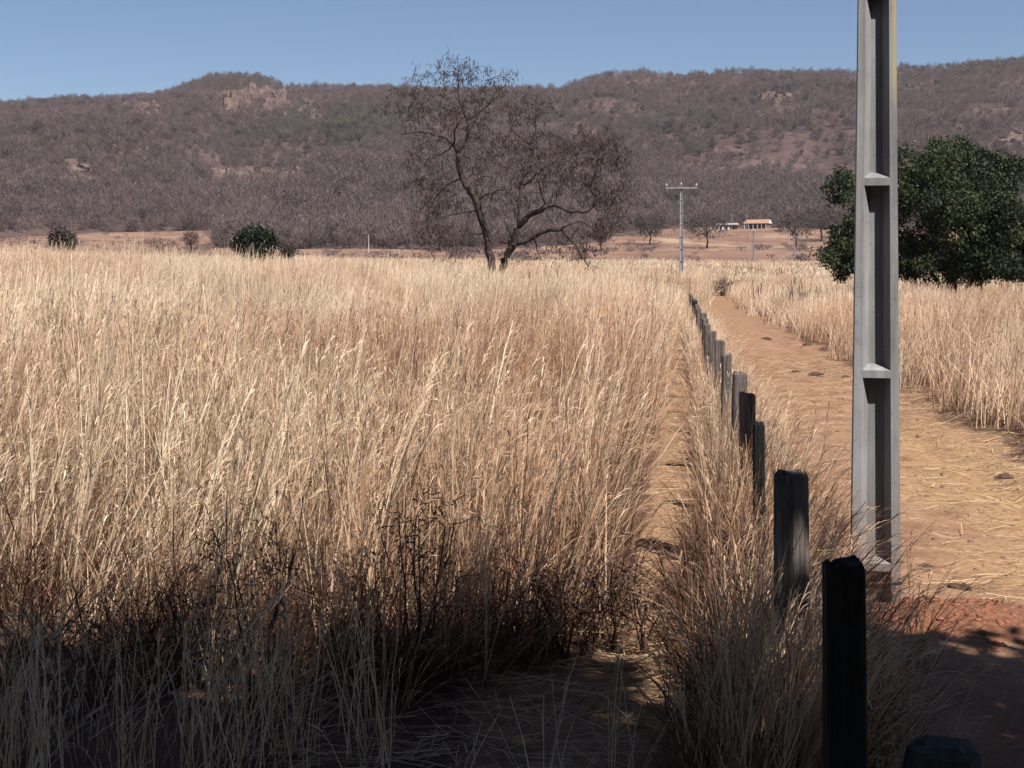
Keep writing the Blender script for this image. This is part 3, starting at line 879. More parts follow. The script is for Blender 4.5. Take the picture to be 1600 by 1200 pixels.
# ------------------------------------------------------------------ trees
class Tree:
    """grown skeleton: limbs first, then each crown point is joined to the nearest wood"""
    def __init__(s, seed): s.r = np.random.default_rng(seed); s.P = []; s.Rd = []; s.br = []
    def limb(s, pts, r0, r1, sub=3, wob=0.0):
        pts = np.asarray(pts, float)
        t = np.linspace(0, len(pts) - 1, (len(pts) - 1) * sub + 1)
        q = np.stack([np.interp(t, np.arange(len(pts)), pts[:, k]) for k in range(3)], -1)
        sm = q.copy()
        sm[1:-1] = (q[:-2] + 2 * q[1:-1] + q[2:]) / 4
        if wob: sm[1:-1] += s.r.normal(0, wob, sm[1:-1].shape)
        rad = np.linspace(r0, r1, len(sm))
        s.br.append((sm, rad))
        s.P.extend(sm.tolist()); s.Rd.extend(rad.tolist())
    def grow(s, targets, rmin=0.008, k=0.011, sag=0.12, wob=0.06, share=0.62):
        targets = np.asarray(targets, float)
        base = np.asarray(s.P)
        d = np.array([np.min(np.sum((base - t) ** 2, 1)) for t in targets])
        cap = len(s.P) + len(targets) * 5 + 5
        P = np.empty((cap, 3)); Rr = np.empty(cap); n = len(s.P)
        P[:n] = base; Rr[:n] = s.Rd
        for t in targets[np.argsort(d)]:
            dd = np.sum((P[:n] - t) ** 2, 1) + np.maximum(P[:n, 2] - t[2], 0) ** 2 * 0.8
            j = int(np.argmin(dd))
            L = math.sqrt(np.sum((P[j] - t) ** 2))
            if L < 0.05: continue
            q = np.linspace(0, 1, 5)[:, None]
            pts = P[j] * (1 - q) + t * q
            pts[:, 2] += sag * L * np.sin(np.pi * q[:, 0])
            pts[1:-1] += s.r.normal(0, wob * L, (3, 3))
            r0 = max(min(Rr[j] * share, rmin + k * L), rmin)
            rad = np.linspace(r0, rmin * 0.8, 5)
            s.br.append((pts, rad))
            P[n:n + 4] = pts[1:]; Rr[n:n + 4] = rad[1:]; n += 4
        s.P = P[:n].tolist(); s.Rd = Rr[:n].tolist()
    def wood(s, name, mat, parent, big=0.03):
        mb = MB()
        for pts, rad in s.br:
            mb.tube(pts, rad, 8 if rad[0] > 0.09 else 5 if rad[0] > big else 3, cap=rad[0] > big)
        return mb.build(name, mat, parent, smooth=True)

def leaf_cloud(pts, per, spread, L, W, r, tone, droop=0.3, outfrom=None, hang=False):
    """leaf-sized blades gathered round each point"""
    n = len(pts) * per
    c = np.repeat(np.asarray(pts, float), per, 0) + r.normal(0, spread, (n, 3))
    if hang:
        d = np.stack([r.normal(0, 0.35, n), r.normal(0, 0.35, n), -np.ones(n)], -1)
    else:
        d = r.normal(0, 1, (n, 3)); d[:, 2] -= droop
    d /= np.linalg.norm(d, axis=1)[:, None]
    s = np.cross(d, r.normal(0, 1, (n, 3))); s /= np.linalg.norm(s, axis=1)[:, None] + 1e-9
    Ls = L * r.uniform(0.6, 1.3, (n, 1)); Ws = W * r.uniform(0.7, 1.3, (n, 1))
    v = np.stack([c, c + d * Ls * 0.5 + s * Ws * 0.5, c + d * Ls, c + d * Ls * 0.5 - s * Ws * 0.5], 1).reshape(-1, 3)
    f = np.arange(4 * n).reshape(-1, 4)
    t = np.clip(np.repeat(r.uniform(*tone, len(pts)) if isinstance(tone, tuple) else tone, per) + r.normal(0, 0.15, n), 0, 1)
    return v, f, np.repeat(t, 4)

def leaf_obj(name, mat, parent, sets):
    v = np.concatenate([a[0] for a in sets]); off = 0; fs = []; ts = []
    for a in sets:
        fs.append(a[1] + off); off += len(a[0]); ts.append(a[2])
    mb = MB(); mb.v = [v]; mb.f = [tuple(q) for q in np.concatenate(fs).tolist()]; mb.t = [np.concatenate(ts)]
    return mb.build(name, mat, parent)

def ellip(r, n, c, rad, shell=0.0):
    p = r.normal(0, 1, (n, 3)); p /= np.linalg.norm(p, axis=1)[:, None]
    q = (shell + (1 - shell) * r.uniform(0, 1, (n, 1)) ** (1 / 2.2))
    return np.asarray(c) + p * q * np.asarray(rad)

# --- the leafless tree in the field
TD = 66.0
tx, ty = (775 - 800) / FPX * TD, TD
tz = float(gz(tx, ty))
tree = empty('bare_tree', (tx, ty, tz))
tag(tree, 'wide leafless tree with dark twisted limbs and hanging dry pods', 'tree')
def tp(cx, cy, dep=0.0):                      # from the enlarged detail of the photograph
    return np.array(px(560 + cx / 3.158, 60 + cy / 3.158, TD)) + np.array([0, dep, 0]) - np.array([tx, ty, tz])
T = Tree(11)
rt = T.r
def lm(seq, r0, r1, dep0=0.0, dep1=None):
    dep1 = dep0 + rt.normal(0, 1.4) if dep1 is None else dep1
    pts = [tp(a, b, dep0 + (dep1 - dep0) * i / max(1, len(seq) - 1)) for i, (a, b) in enumerate(seq)]
    T.limb(pts, r0 * 1.05, r1 * 1.2, 3, 0.03)
base_a = (668, 1230); base_b = (705, 1235)
lm([base_a, (655, 1090), (630, 960), (605, 860), (575, 790), (540, 740), (505, 690), (490, 620), (490, 565)], 0.19, 0.09, 0, 0.2)
lm([(490, 565), (520, 530), (540, 460), (535, 400), (510, 340), (490, 270), (485, 200), (495, 130)], 0.08, 0.018, 0.2, 0.6)
lm([(490, 565), (470, 535), (440, 490), (380, 485), (305, 462), (215, 480)], 0.075, 0.02, 0.2, -0.6)
lm([(540, 460), (575, 400), (600, 340), (590, 300)], 0.045, 0.015, 0.4)
lm([(470, 520), (475, 460), (515, 425)], 0.045, 0.02, 0.1)
lm([(460, 530), (440, 545), (385, 575), (370, 520)], 0.04, 0.015, 0.1)
lm([(585, 850), (520, 855), (440, 880), (350, 900), (300, 960)], 0.055, 0.015, 0.1, -1.2)
lm([(615, 960), (530, 960), (500, 1010), (440, 1100)], 0.05, 0.015, 0.0, -1.0)
lm([(595, 800), (580, 690), (620, 670), (660, 680)], 0.05, 0.015, 0.1, 1.4)
lm([(600, 795), (650, 760), (750, 755)], 0.045, 0.015, 0.1, -1.5)
lm([(500, 690), (430, 720), (360, 800), (340, 840)], 0.04, 0.012, 0.2, 1.5)
lm([base_b, (715, 1110), (740, 1050), (765, 1020), (775, 960), (800, 910), (850, 870), (900, 845), (930, 830)], 0.19, 0.10, 0.3, -0.3)
lm([(930, 830), (985, 830), (1050, 855), (1130, 860), (1175, 800), (1140, 740), (1170, 680), (1185, 600), (1190, 540)], 0.085, 0.018, -0.3, -0.5)
lm([(930, 830), (960, 780), (1000, 720), (1060, 650), (1100, 560)], 0.06, 0.015, -0.3, 1.6)
lm([(920, 825), (905, 780), (890, 720), (860, 700)], 0.045, 0.015, -0.3)
lm([(905, 710), (940, 650), (960, 560)], 0.035, 0.013, -0.3)
lm([(930, 870), (960, 920), (990, 960)], 0.035, 0.012, -0.3)
lm([(790, 920), (795, 800), (795, 710), (850, 640), (870, 560), (850, 520), (880, 440), (870, 400), (905, 340)], 0.075, 0.018, 0.0, 0.8)
lm([(815, 725), (880, 670), (910, 650), (1000, 600)], 0.045, 0.013, 0.1, -1.4)
lm([(850, 520), (760, 450), (745, 390), (760, 330)], 0.04, 0.013, 0.6)
lm([(765, 1020), (830, 1000), (870, 975), (940, 950), (1000, 940), (1040, 990), (1080, 1040), (1130, 1130)], 0.12, 0.02, 0.2, -1.3)
lm([(1000, 940), (1090, 900), (1150, 930), (1210, 1030)], 0.05, 0.014, -0.8)
lm([(870, 975), (880, 1040), (900, 1090)], 0.035, 0.012, -0.4)
lm([(745, 1040), (750, 960), (720, 900), (730, 860)], 0.05, 0.014, 0.2)
lm([(535, 400), (655, 320), (665, 260), (710, 240), (740, 190)], 0.045, 0.012, 0.4, 0.9)
lm([(1175, 800), (1260, 740), (1330, 760)], 0.035, 0.012, -0.4, 1.0)
def blob(cx, cy, rx, ry, dep, n):
    c = tp(cx, cy); s = TD / FPX / 3.158
    return ellip(rt, n, c, (rx * s, dep, ry * s), 0.2)
tg = np.concatenate([blob(490, 165, 110, 70, 1.2, 75), blob(340, 190, 110, 40, 0.9, 25), blob(700, 230, 90, 60, 1.0, 50), blob(600, 215, 60, 40, 0.9, 20), blob(270, 300, 110, 90, 1.3, 70),
                     blob(380, 400, 200, 130, 1.8, 120), blob(560, 350, 150, 110, 1.6, 100), blob(830, 340, 130, 90, 1.6, 110), blob(330, 620, 130, 150, 1.8, 130),
                     blob(640, 560, 180, 130, 2.4, 170), blob(880, 560, 170, 130, 2.6, 170), blob(1130, 540, 190, 90, 2.2, 180), blob(1240, 680, 150, 130, 2.2, 150),
                     blob(1010, 680, 160, 110, 2.6, 120), blob(700, 760, 200, 110, 2.4, 110), blob(370, 900, 110, 90, 1.4, 80), blob(430, 780, 110, 80, 1.5, 60), blob(1200, 950, 60, 90, 0.9, 60),
                     blob(1060, 1010, 100, 80, 1.0, 35), blob(1190, 790, 90, 60, 1.2, 50), blob(900, 1050, 70, 50, 0.8, 15), blob(480, 1050, 60, 50, 0.8, 18), blob(130, 350, 45, 30, 0.5, 12), blob(400, 1000, 120, 60, 1.0, 40), blob(1300, 830, 90, 90, 1.2, 40), blob(1110, 1060, 70, 60, 0.8, 30), blob(1220, 560, 120, 70, 1.6, 60)])
tg = tg[rt.uniform(size=len(tg)) < 0.8]
T.grow(tg, 0.012, 0.012, 0.10, 0.08)
n1 = len(T.P)
tips = np.array([b[0][-1] for b in T.br[26:]])
tw = np.repeat(tips, 2, 0) + rt.normal(0, 0.30, (len(tips) * 2, 3))
T.grow(tw, 0.0085, 0.006, 0.05, 0.08)
T.wood('trunk', M['bark'], tree)
tw = tw[rt.uniform(size=len(tw)) < 0.85]
leaf_obj('pods', M['pod'], tree, [leaf_cloud(tw[rt.uniform(size=len(tw)) < 0.42], 9, 0.10, 0.20, 0.038, rt, (0, 1), hang=True)])['kind'] = 'stuff'

# --- broad evergreen
def lump_tree(root, seed, lumps, trunks, mats, per=14, npl=None, L=0.22, W=0.09, spread=0.16, shell=0.72, tone=(0.25, 0.9), dens=26, accept=None, wood='bark'):
    T = Tree(seed)
    for pts, r0, r1 in trunks: T.limb(pts, r0, r1, 3, 0.02)
    P = []; TN = []
    for (c, rad) in lumps:
        area = (rad[0] * rad[1] + rad[1] * rad[2] + rad[0] * rad[2]) * 4.2
        p = ellip(T.r, int(area * dens), c, rad, shell)
        P.append(p); TN.append(np.clip(T.r.uniform(tone[0], tone[1]) * 0.75 + T.r.normal(0.1, 0.08, len(p)), 0, 1))
    P = np.concatenate(P); TN = np.concatenate(TN)
    if accept is not None:
        ok = accept(P); P = P[ok]; TN = TN[ok]
    T.grow(P[T.r.uniform(size=len(P)) < 0.07], 0.012, 0.016, 0.05, 0.06)
    T.wood('trunk', M[wood], root)
    o = leaf_obj('crown', M[mats], root, [leaf_cloud(P, per, spread, L, W, T.r, TN, droop=0.5)])
    return o

MD = 56.0
mx = (1490 - 800) / FPX * MD
mz = float(gz(mx, MD))
mango = empty('mango_tree', (mx, MD, mz))
tag(mango, 'broad dark green leafy tree with low crown behind the concrete pole', 'tree')
S = MD / FPX
def mp_(p, q, dep=0.0): return ((p - 1490) * S, dep, CAM_H + (HOR - q) * S - mz)
lr = np.random.default_rng(5)
lumps = []
for (p, q, rx, rz_, dep) in ((1500, 262, 75, 52, 0.3), (1440, 278, 60, 50, -0.5), (1560, 268, 50, 45, 0.2), (1400, 330, 55, 55, -0.6), (1470, 340, 75, 55, -1.9), (1545, 340, 70, 60, -1.5), (1600, 330, 45, 60, 0.0),
                             (1320, 290, 30, 26, 0.2), (1308, 302, 20, 18, 0), (1335, 355, 34, 45, 0.0), (1310, 385, 24, 26, 0.2), (1295, 402, 26, 14, 0.0), (1318, 418, 18, 20, 0.3), (1380, 395, 45, 34, -0.8), (1450, 400, 60, 34, -1.6),
                             (1530, 400, 62, 36, -1.4), (1600, 398, 50, 36, -0.4), (1640, 360, 40, 50, 0.3), (1500, 330, 90, 80, 1.6), (1420, 385, 50, 36, 1.4), (1570, 385, 50, 40, 1.6), (1420, 418, 40, 16, -0.4), (1475, 424, 36, 14, -1.0), (1535, 424, 42, 15, -0.8), (1595, 420, 40, 18, -0.5), (1345, 395, 40, 30, 0.4), (1360, 330, 40, 50, 0.4)):
    for k in range(7):
        c = mp_(p + lr.normal(0, rx * 0.42), q + lr.normal(0, rz_ * 0.40), dep + lr.normal(0, 0.6))
        f = lr.uniform(0.30, 0.56)
        lumps.append((c, (rx * S * f, max(rx, 40) * S * f * 0.9, rz_ * S * f * 0.8)))
tr = [([(0.0, 0, -0.2), (0.05, 0, 0.9), (-0.1, 0.1, 1.8), (-0.3, 0.2, 3.2)], 0.2, 0.10),
      ([(0.1, 0.05, 0.3), (0.6, -0.1, 1.4), (1.3, -0.2, 2.6)], 0.13, 0.06), ([(-0.05, 0, 0.4), (-0.7, -0.1, 1.5), (-1.5, -0.2, 2.6)], 0.12, 0.05),
      ([(-1.5, -0.2, -0.1), (-1.45, -0.1, 1.0), (-1.6, 0, 2.2)], 0.09, 0.05), ([(1.35, 0.3, -0.1), (1.2, 0.2, 1.1), (0.9, 0.2, 2.4)], 0.09, 0.05),
      ([(-0.3, 0.2, 3.2), (-2.2, 0.1, 3.4), (-3.9, 0.1, 3.6)], 0.08, 0.03), ([(-1.5, -0.2, 2.6), (-3.2, 0, 2.0), (-4.4, 0, 1.7)], 0.06, 0.03)]
lump_tree(mango, 21, lumps, tr, 'mango', per=14, L=0.16, W=0.062, spread=0.11, shell=0.6, dens=14, tone=(0.0, 0.9))

# --- round bushes out in the field
def bush(name, p, ybase, ytop, wpx, D, mat, label, cat, seed, dens=16, L=0.2, W=0.09, per=8, group=None):
    X = (p - 800) / FPX * D
    z0 = float(land(X, D)); s = D / FPX
    e = empty(name, (X, D, z0))
    r = np.random.default_rng(seed)
    top = CAM_H + (HOR - ytop) * s - z0
    bot = max(CAM_H + (HOR - ybase) * s - z0, 0.3) if ybase else 0.3
    w = wpx * s
    lumps = []
    for k in range(11):
        a = r.uniform(0, 6.28); q = r.uniform(0.1, 0.62)
        lumps.append(((math.cos(a) * q * w * 0.5, math.sin(a) * q * w * 0.5, bot + (top - bot) * r.uniform(0.32, 0.72)), (w * 0.25, w * 0.25, (top - bot) * r.uniform(0.22, 0.30))))
    lumps.append(((0, 0, bot + (top - bot) * 0.66), (w * 0.30, w * 0.3, (top - bot) * 0.34)))
    lump_tree(e, seed, lumps, [([(0, 0, -0.15), (0.03 * w, 0, bot * 0.6), (0, 0, bot + (top - bot) * 0.6)], 0.035 * w + 0.02, 0.02 * w)], mat, per=per, L=L, W=W, spread=0.5 * L, shell=0.6, dens=dens, tone=(0.1, 0.9))
    return tag(e, label, cat, group)
bush('round_bush', 401, 412, 352, 88, 74, 'bush', 'round dark green bush standing above the pale grass', 'bush', 31)
bush('small_bush', 450, 405, 378, 30, 76, 'greybush', 'small grey leafless bush beside the round dark green bush', 'bush', 32, L=0.14, W=0.04)
bush('low_bush', 99, 396, 357, 54, 86, 'greybush', 'low dark grey-green bush topped flat behind the grass', 'bush', 33)

# --- small far trees on the red slope, each standing where its foot meets the ground
def far_tree(p, yfoot, ytop, wpx, mat, label, seed, name='bare_tree', bark='bark', dens=None, d0=230):
    X, D, z0 = foot(p, yfoot, d0, 1200, land)
    s = D / FPX
    e = empty(name, (X, D, z0))
    r = np.random.default_rng(seed)
    H = (yfoot - ytop) * s; w = wpx * s * 0.5
    T = Tree(seed)
    T.limb([(0, 0, -0.3), (0.03 * w, 0, H * 0.22), (0, 0, H * 0.42)], H * 0.026 + 0.04, H * 0.018 + 0.02, 2, 0.02 * H)
    for k in range(6):
        a = k * 1.05 + r.uniform(0, 0.6); q = r.uniform(0.4, 0.8)
        T.limb([(0, 0, H * r.uniform(0.25, 0.42)), (math.cos(a) * w * q * 0.5, math.sin(a) * w * q * 0.5, H * 0.58), (math.cos(a) * w * q, math.sin(a) * w * q, H * r.uniform(0.65, 0.85))], H * 0.014 + 0.03, 0.03, 2, 0.015 * H)
    tg = ellip(r, 170, (0, 0, H * 0.66), (w, w, H * 0.34), 0.35)
    T.grow(tg, 0.022, 0.01, 0.08, 0.08)
    T.wood('trunk', M[bark], e, 0.05)
    leaf_obj('crown', M[mat], e, [leaf_cloud(tg, 9, 0.05 * H, 0.07 * H + 0.1, 0.018 * H + 0.04, r, (0, 1))])
    return tag(e, label, 'tree')
far_tree(1016, 382, 340, 42, 'greybush', 'small dark leafless tree alone on the red slope near the far fence', 41)
far_tree(1104, 388, 336, 72, 'greybush', 'spreading grey leafless tree on the red slope below the white outbuilding', 42)
far_tree(1243, 388, 334, 66, 'greybush', 'wide grey tree on the slope behind the low crossarm', 43)
far_tree(1282, 378, 322, 62, 'greybush', 'tall grey tree on the slope at the edge of the green tree', 44)
far_tree(1001, 368, 338, 26, 'bush', 'small green tree beside the far wooden fence', 45, 'green_tree')
far_tree(18, 352, 322, 36, 'greybush', 'dark round tree at the foot of the hill above the red bank', 46)
far_tree(940, 392, 345, 40, 'redbrush', 'thin brown tree with hanging dead leaves beyond the wide leafless tree', 47)
far_tree(298, 395, 360, 26, 'redbrush', 'thin reddish leafless tree in front of the red bank', 48)
far_tree(248, 397, 372, 70, 'redbrush', 'low reddish dome of dry brush under the red bank', 49, 'dry_shrub')
far_tree(385, 372, 342, 40, 'greybush', 'grey leafless tree at the hill foot above the round dark green bush', 50)
far_tree(520, 386, 352, 36, 'greybush', 'grey leafless tree at the edge of the hill scrub beside the pale fence pole', 51)
far_tree(1325, 372, 318, 60, 'greybush', 'leafless tree on the slope just beyond the thick concrete pole', 52)

# dark dead weeds close by, along the shaded front of the field
def weed(x, y, h, w, label, seed, n=70):
    z0 = float(gz(x, y))
    e = empty('dead_weed', (x, y, z0))
    T = Tree(seed)
    for k in range(5):
        a = T.r.uniform(0, 6.28)
        T.limb([(0, 0, -0.03), (math.cos(a) * w * 0.12, math.sin(a) * w * 0.12, h * 0.35), (math.cos(a) * w * 0.35, math.sin(a) * w * 0.35, h * 0.8)], 0.007, 0.003, 3, 0.012)
    tg = ellip(T.r, n, (0, 0, h * 0.62), (w * 0.5, w * 0.5, h * 0.42), 0.2)
    T.grow(np.concatenate([tg, tg + T.r.normal(0, 0.05, tg.shape)]), 0.0024, 0.004, 0.05, 0.10)
    T.wood('stems', M['weed'], e, 0.02)
    leaf_obj('dead_leaves', M['weed'], e, [leaf_cloud(tg, 6, 0.03, 0.022, 0.008, T.r, (0, 1), droop=0.8)])['kind'] = 'stuff'
    return tag(e, label, 'weed', 'dark dead weeds in front of the tall grass')
for i, (p, D, h, w) in enumerate(((400, 6.1, 0.82, 0.5), (300, 6.4, 0.5, 0.5), (655, 6.3, 0.92, 0.42), (545, 6.5, 0.55, 0.5), (960, 7.1, 0.52, 0.42), (780, 7.0, 0.55, 0.55), (150, 6.0, 0.45, 0.5), (880, 6.9, 0.45, 0.45), (1005, 7.0, 0.4, 0.3))):
    D = D - 0.35
    weed((p - 800) / FPX * D, D, h, w, ('tall' if h > 0.6 else 'low') + ' dark twiggy dead weed at the shaded front of the tall grass', 300 + i, 90)
for i, (p, D, h, w) in enumerate(((1125, 6.9, 0.55, 0.36), (1150, 6.3, 0.5, 0.3), (1105, 7.4, 0.45, 0.3))):
    e = weed((p - 800) / FPX * D, D, h, w, 'dark bushy dead weed beside the foot path at the fence', 330 + i, 110)
    e['group'] = 'dead weeds between path and fence'

# brown brush at the far end of the track
for i, (p, D, wpx, hh) in enumerate(((1130, 92, 34, 1.15), (1165, 95, 40, 1.1), (1108, 100, 26, 1.2), (1190, 102, 26, 1.0))):
    X = (p - 800) / FPX * D; z0 = float(gz(X, D))
    e = empty('dry_shrub', (X, D, z0)); r = np.random.default_rng(360 + i); w = wpx * D / FPX
    T = Tree(360 + i)
    for k in range(5): T.limb([(0, 0, -0.1), (r.normal(0, w * 0.12), r.normal(0, w * 0.12), hh * 0.4), (r.normal(0, w * 0.28), r.normal(0, w * 0.28), hh * 0.8)], 0.03, 0.012, 2, 0.03)
    tg = ellip(r, 90, (0, 0, hh * 0.52), (w * 0.55, w * 0.5, hh * 0.5), 0.3)
    T.grow(tg, 0.01, 0.008); T.wood('stems', M['bark'], e, 0.05)
    leaf_obj('dead_leaves', M['redbrush'], e, [leaf_cloud(tg, 8, 0.12, 0.16, 0.05, r, (0, 0.8))])
    tag(e, 'brown dry shrub where the track ends in grass', 'shrub', 'dry shrubs at the end of the track')
# dark weed heads showing over the far grass
wp = [clump('weed_head_%02d' % i, 7, 0.25, 0.03, 6, 3, False, 4, hvar=(0.6, 1.0), mat='weed', tone=(0.2, 1.0), lean=(0.0, 0.3)) for i in range(3)]
x, y = field_pts(50, 190, 0.028, any_field, 1.05, 3)
o = scatter('field_weeds', np.stack([x, y, gz(x, y)], -1), np.stack([0 * x, 0 * x, rng.uniform(0, 6, len(x))], -1), np.stack([0 * x + 1, 0 * x + 1, rng.uniform(1.5, 1.95, len(x))], -1), rng.integers(0, 3, len(x)), wp)
tag(o, 'dark weed heads poking out of the far grass', 'weeds', kind='stuff')

# --- the tree whose shade lies over the foreground: it stands behind the camera
shade = empty('unseen_shade_tree', (4.6, -1.6, 0))
tag(shade, 'large leafy tree overhead casting the foreground shade', 'tree')
kx = to_sun.x / to_sun.z; ky = to_sun.y / to_sun.z
def shade_ok(P):
    w = P + np.array([4.6, -1.6, 0.0])
    sx = w[:, 0] - kx * w[:, 2]; sy = w[:, 1] - ky * w[:, 2]
    lim = np.interp(sx, [-6, -2.6, -1.2, 0.0, 0.35, 0.55, 0.95, 1.2, 1.6, 3.2, 6], [6.6, 6.6, 6.7, 6.9, 6.7, 4.9, 4.9, 6.7, 7.05, 7.15, 6.9]) + (fbm(sx * 1.6, sx * 0 + 9, 91, 4) - 0.5) * np.where(sx < 0.3, 2.2, 0.8)
    vis = CAM_H + 0.193 * np.maximum(w[:, 1], 0.2) + 0.75
    gap = fbm(sx * 1.6, sy * 1.3, 95, 3) > np.where(sx < -0.4, 0.61, 0.70)
    return (sy < lim - 0.2) & (w[:, 2] > vis) & ~(gap & (sy > 5.0))
sl_ = []
sr = np.random.default_rng(77)
for k in range(150):
    c = ellip(sr, 1, (-3.0, 0.8, 5.5), (10.0, 6.4, 2.0), 0.0)[0]
    f = sr.uniform(0.9, 1.6)
    sl_.append((tuple(c), (f, f, f * 0.7)))
for k in range(70):                           # unseen low crown lumps added behind and beside the camera to block sky light
    a = sr.uniform(-0.75, 1.15) * math.pi - math.pi / 2
    c = (math.cos(a) * sr.uniform(4.5, 7.0) - 1.5, min(math.sin(a) * sr.uniform(4.0, 6.5), 3.0) - 0.5, sr.uniform(1.6, 4.6))
    if c[0] + 4.6 < 3.6 and c[1] - 1.6 > -2.2: continue
    sl_.append((c, (1.3, 1.3, 0.9)))
lump_tree(shade, 78, sl_, [([(0, 0, -0.2), (0.1, 0, 1.5), (-0.1, 0.1, 3.4), (-0.6, 0.6, 5.2)], 0.34, 0.16), ([(-0.1, 0.1, 3.0), (-2.0, 1.0, 4.6), (-4.4, 1.8, 5.6)], 0.18, 0.07),
          ([(0, 0.1, 3.2), (0.9, 1.4, 4.8), (1.4, 2.6, 5.8)], 0.16, 0.06), ([(-0.1, 0, 3.3), (-1.0, 2.0, 4.9), (-2.2, 3.6, 5.8)], 0.15, 0.05)], 'mango', per=8, L=0.24, W=0.11, spread=0.14, shell=0.4, dens=7, accept=shade_ok)

added_shade = empty('unseen_shade_tree', (-6.5, -4.5, 0))  # unseen tree added to keep sky light off the foreground
tag(added_shade, 'unseen leafy tree added behind the viewpoint to deepen the foreground shade', 'tree')
OFF2 = np.array([-6.5, -4.5, 0.0])
def added_shade_ok(P):
    w = P + OFF2
    return (w[:, 1] - ky * w[:, 2] < 5.5) & (w[:, 1] < 0.6) | ((w[:, 1] - ky * w[:, 2] < 6.3) & (w[:, 2] > CAM_H + 0.193 * np.maximum(w[:, 1], 0.2) + 0.75))
sl2 = []
for k in range(70):
    c = ellip(sr, 1, (0.5, 0.8, 3.6), (4.6, 4.0, 2.2), 0.0)[0]
    sl2.append((tuple(c), (1.3, 1.3, 0.9)))
lump_tree(added_shade, 79, sl2, [([(0, 0, -0.2), (0.1, 0, 1.2), (-0.1, 0.1, 3.0), (0.3, 0.4, 4.6)], 0.3, 0.12), ([(0, 0, 1.8), (1.4, 0.8, 2.8), (2.8, 1.4, 3.6)], 0.14, 0.06), ([(0, 0, 2.0), (-1.4, 0.6, 3.0), (-2.8, 1.0, 3.8)], 0.14, 0.06)],
          'mango', per=8, L=0.24, W=0.11, spread=0.14, shell=0.4, dens=6, accept=added_shade_ok)

# ------------------------------------------------------------------ far homestead
def place(p, yfoot, d0=300):
    return foot(p, yfoot, d0, 1200, land)
X, D, Z = place(1182, 357)
s = D / FPX
h = empty('farm_house', (X, D, Z), R(-24))
Wd = 34 * s; Hh = 8 * s; Dep = Wd * 0.7
mb = MB(); mb.box(-Wd * 0.5, Wd * 0.5, 0, Dep, -1.0, Hh); mb.build('wall', M['ochre'], h)
mb = MB(); rh = 6.5 * s; ov = 0.9
mb.add([(-Wd * 0.55, -ov * 3, Hh - 0.2), (Wd * 0.55, -ov * 3, Hh - 0.2), (Wd * 0.55, Dep + ov, Hh - 0.1), (-Wd * 0.55, Dep + ov, Hh - 0.1), (-Wd * 0.55, Dep * 0.5, Hh + rh), (Wd * 0.55, Dep * 0.5, Hh + rh),
        (-Wd * 0.55, -ov * 3, Hh), (Wd * 0.55, -ov * 3, Hh), (Wd * 0.55, Dep + ov, Hh + 0.1), (-Wd * 0.55, Dep + ov, Hh + 0.1)],
       [(6, 7, 5, 4), (8, 9, 4, 5), (0, 1, 7, 6), (2, 3, 9, 8), (0, 3, 2, 1), (1, 2, 8, 7), (7, 8, 5), (3, 0, 6, 9), (9, 6, 4)])
mb.build('roof', M['roof'], h)
mb = MB(); mb.add([(Wd * 0.555, 0, Hh), (Wd * 0.555, Dep, Hh), (Wd * 0.555, Dep * 0.5, Hh + rh * 0.95), (Wd * 0.552 + 0.1, 0, Hh), (Wd * 0.552 + 0.1, Dep, Hh), (Wd * 0.552 + 0.1, Dep * 0.5, Hh + rh * 0.95)], [(0, 1, 2), (3, 5, 4), (0, 3, 4, 1), (1, 4, 5, 2), (2, 5, 3, 0)])
mb.build('gable', M['white'], h)
for k in range(6):
    xx = -Wd * 0.5 + Wd * k / 5
    mb = MB(); mb.box(xx - 0.1, xx + 0.1, -ov * 2.8, -ov * 2.8 + 0.2, -1, Hh - 0.21); mb.build('porch_post', M['white'], h)
for k, xx in enumerate((-0.3, 0.0, 0.28)):
    mb = MB(); mb.box(Wd * xx - 0.55, Wd * xx + 0.55, -0.05, 0.1, 0.0 if k == 1 else 0.9, 2.1); mb.build('door' if k == 1 else 'window', M['dark'], h)
tag(h, 'small far house with an orange clay tile roof below the hills', 'house')
X, D, Z = place(1136, 359)
s = D / FPX
h2 = empty('outbuilding', (X, D, Z), R(-5))
Wd = 34 * s; Hh = 7.5 * s; Dep = 5
mb = MB(); mb.box(-Wd * 0.5, Wd * 0.12, 0, Dep, -1, Hh); mb.build('wall', M['white'], h2)
mb = MB(); mb.box(Wd * 0.123, Wd * 0.5, 0.4, Dep - 0.1, -1, Hh * 0.9); mb.build('side_wall', M['ochre'], h2)
mb = MB(); mb.add([(-Wd * 0.54, -0.6, Hh + 0.05), (Wd * 0.54, -0.6, Hh + 0.05), (Wd * 0.54, Dep + 0.4, Hh + 0.9), (-Wd * 0.54, Dep + 0.4, Hh + 0.9), (-Wd * 0.54, -0.6, Hh + 0.2), (Wd * 0.54, -0.6, Hh + 0.2), (Wd * 0.54, Dep + 0.4, Hh + 1.05), (-Wd * 0.54, Dep + 0.4, Hh + 1.05)],
                   [(0, 3, 2, 1), (4, 5, 6, 7), (0, 1, 5, 4), (1, 2, 6, 5), (2, 3, 7, 6), (3, 0, 4, 7)])
mb.build('roof', M['fibre'], h2)
for xx in (-0.28, -0.02, 0.3):
    mb = MB(); mb.box(Wd * xx - 0.5, Wd * xx + 0.5, -0.04 if xx < 0.1 else 0.36, 0.1 if xx < 0.1 else 0.5, 0.0, 2.0); mb.build('door', M['dark'], h2)
tag(h2, 'low white outbuilding with a grey roof left of the orange-roofed house', 'building')
h2['label'] = 'low white outbuilding with a flat grey roof beside the orange-roofed house'
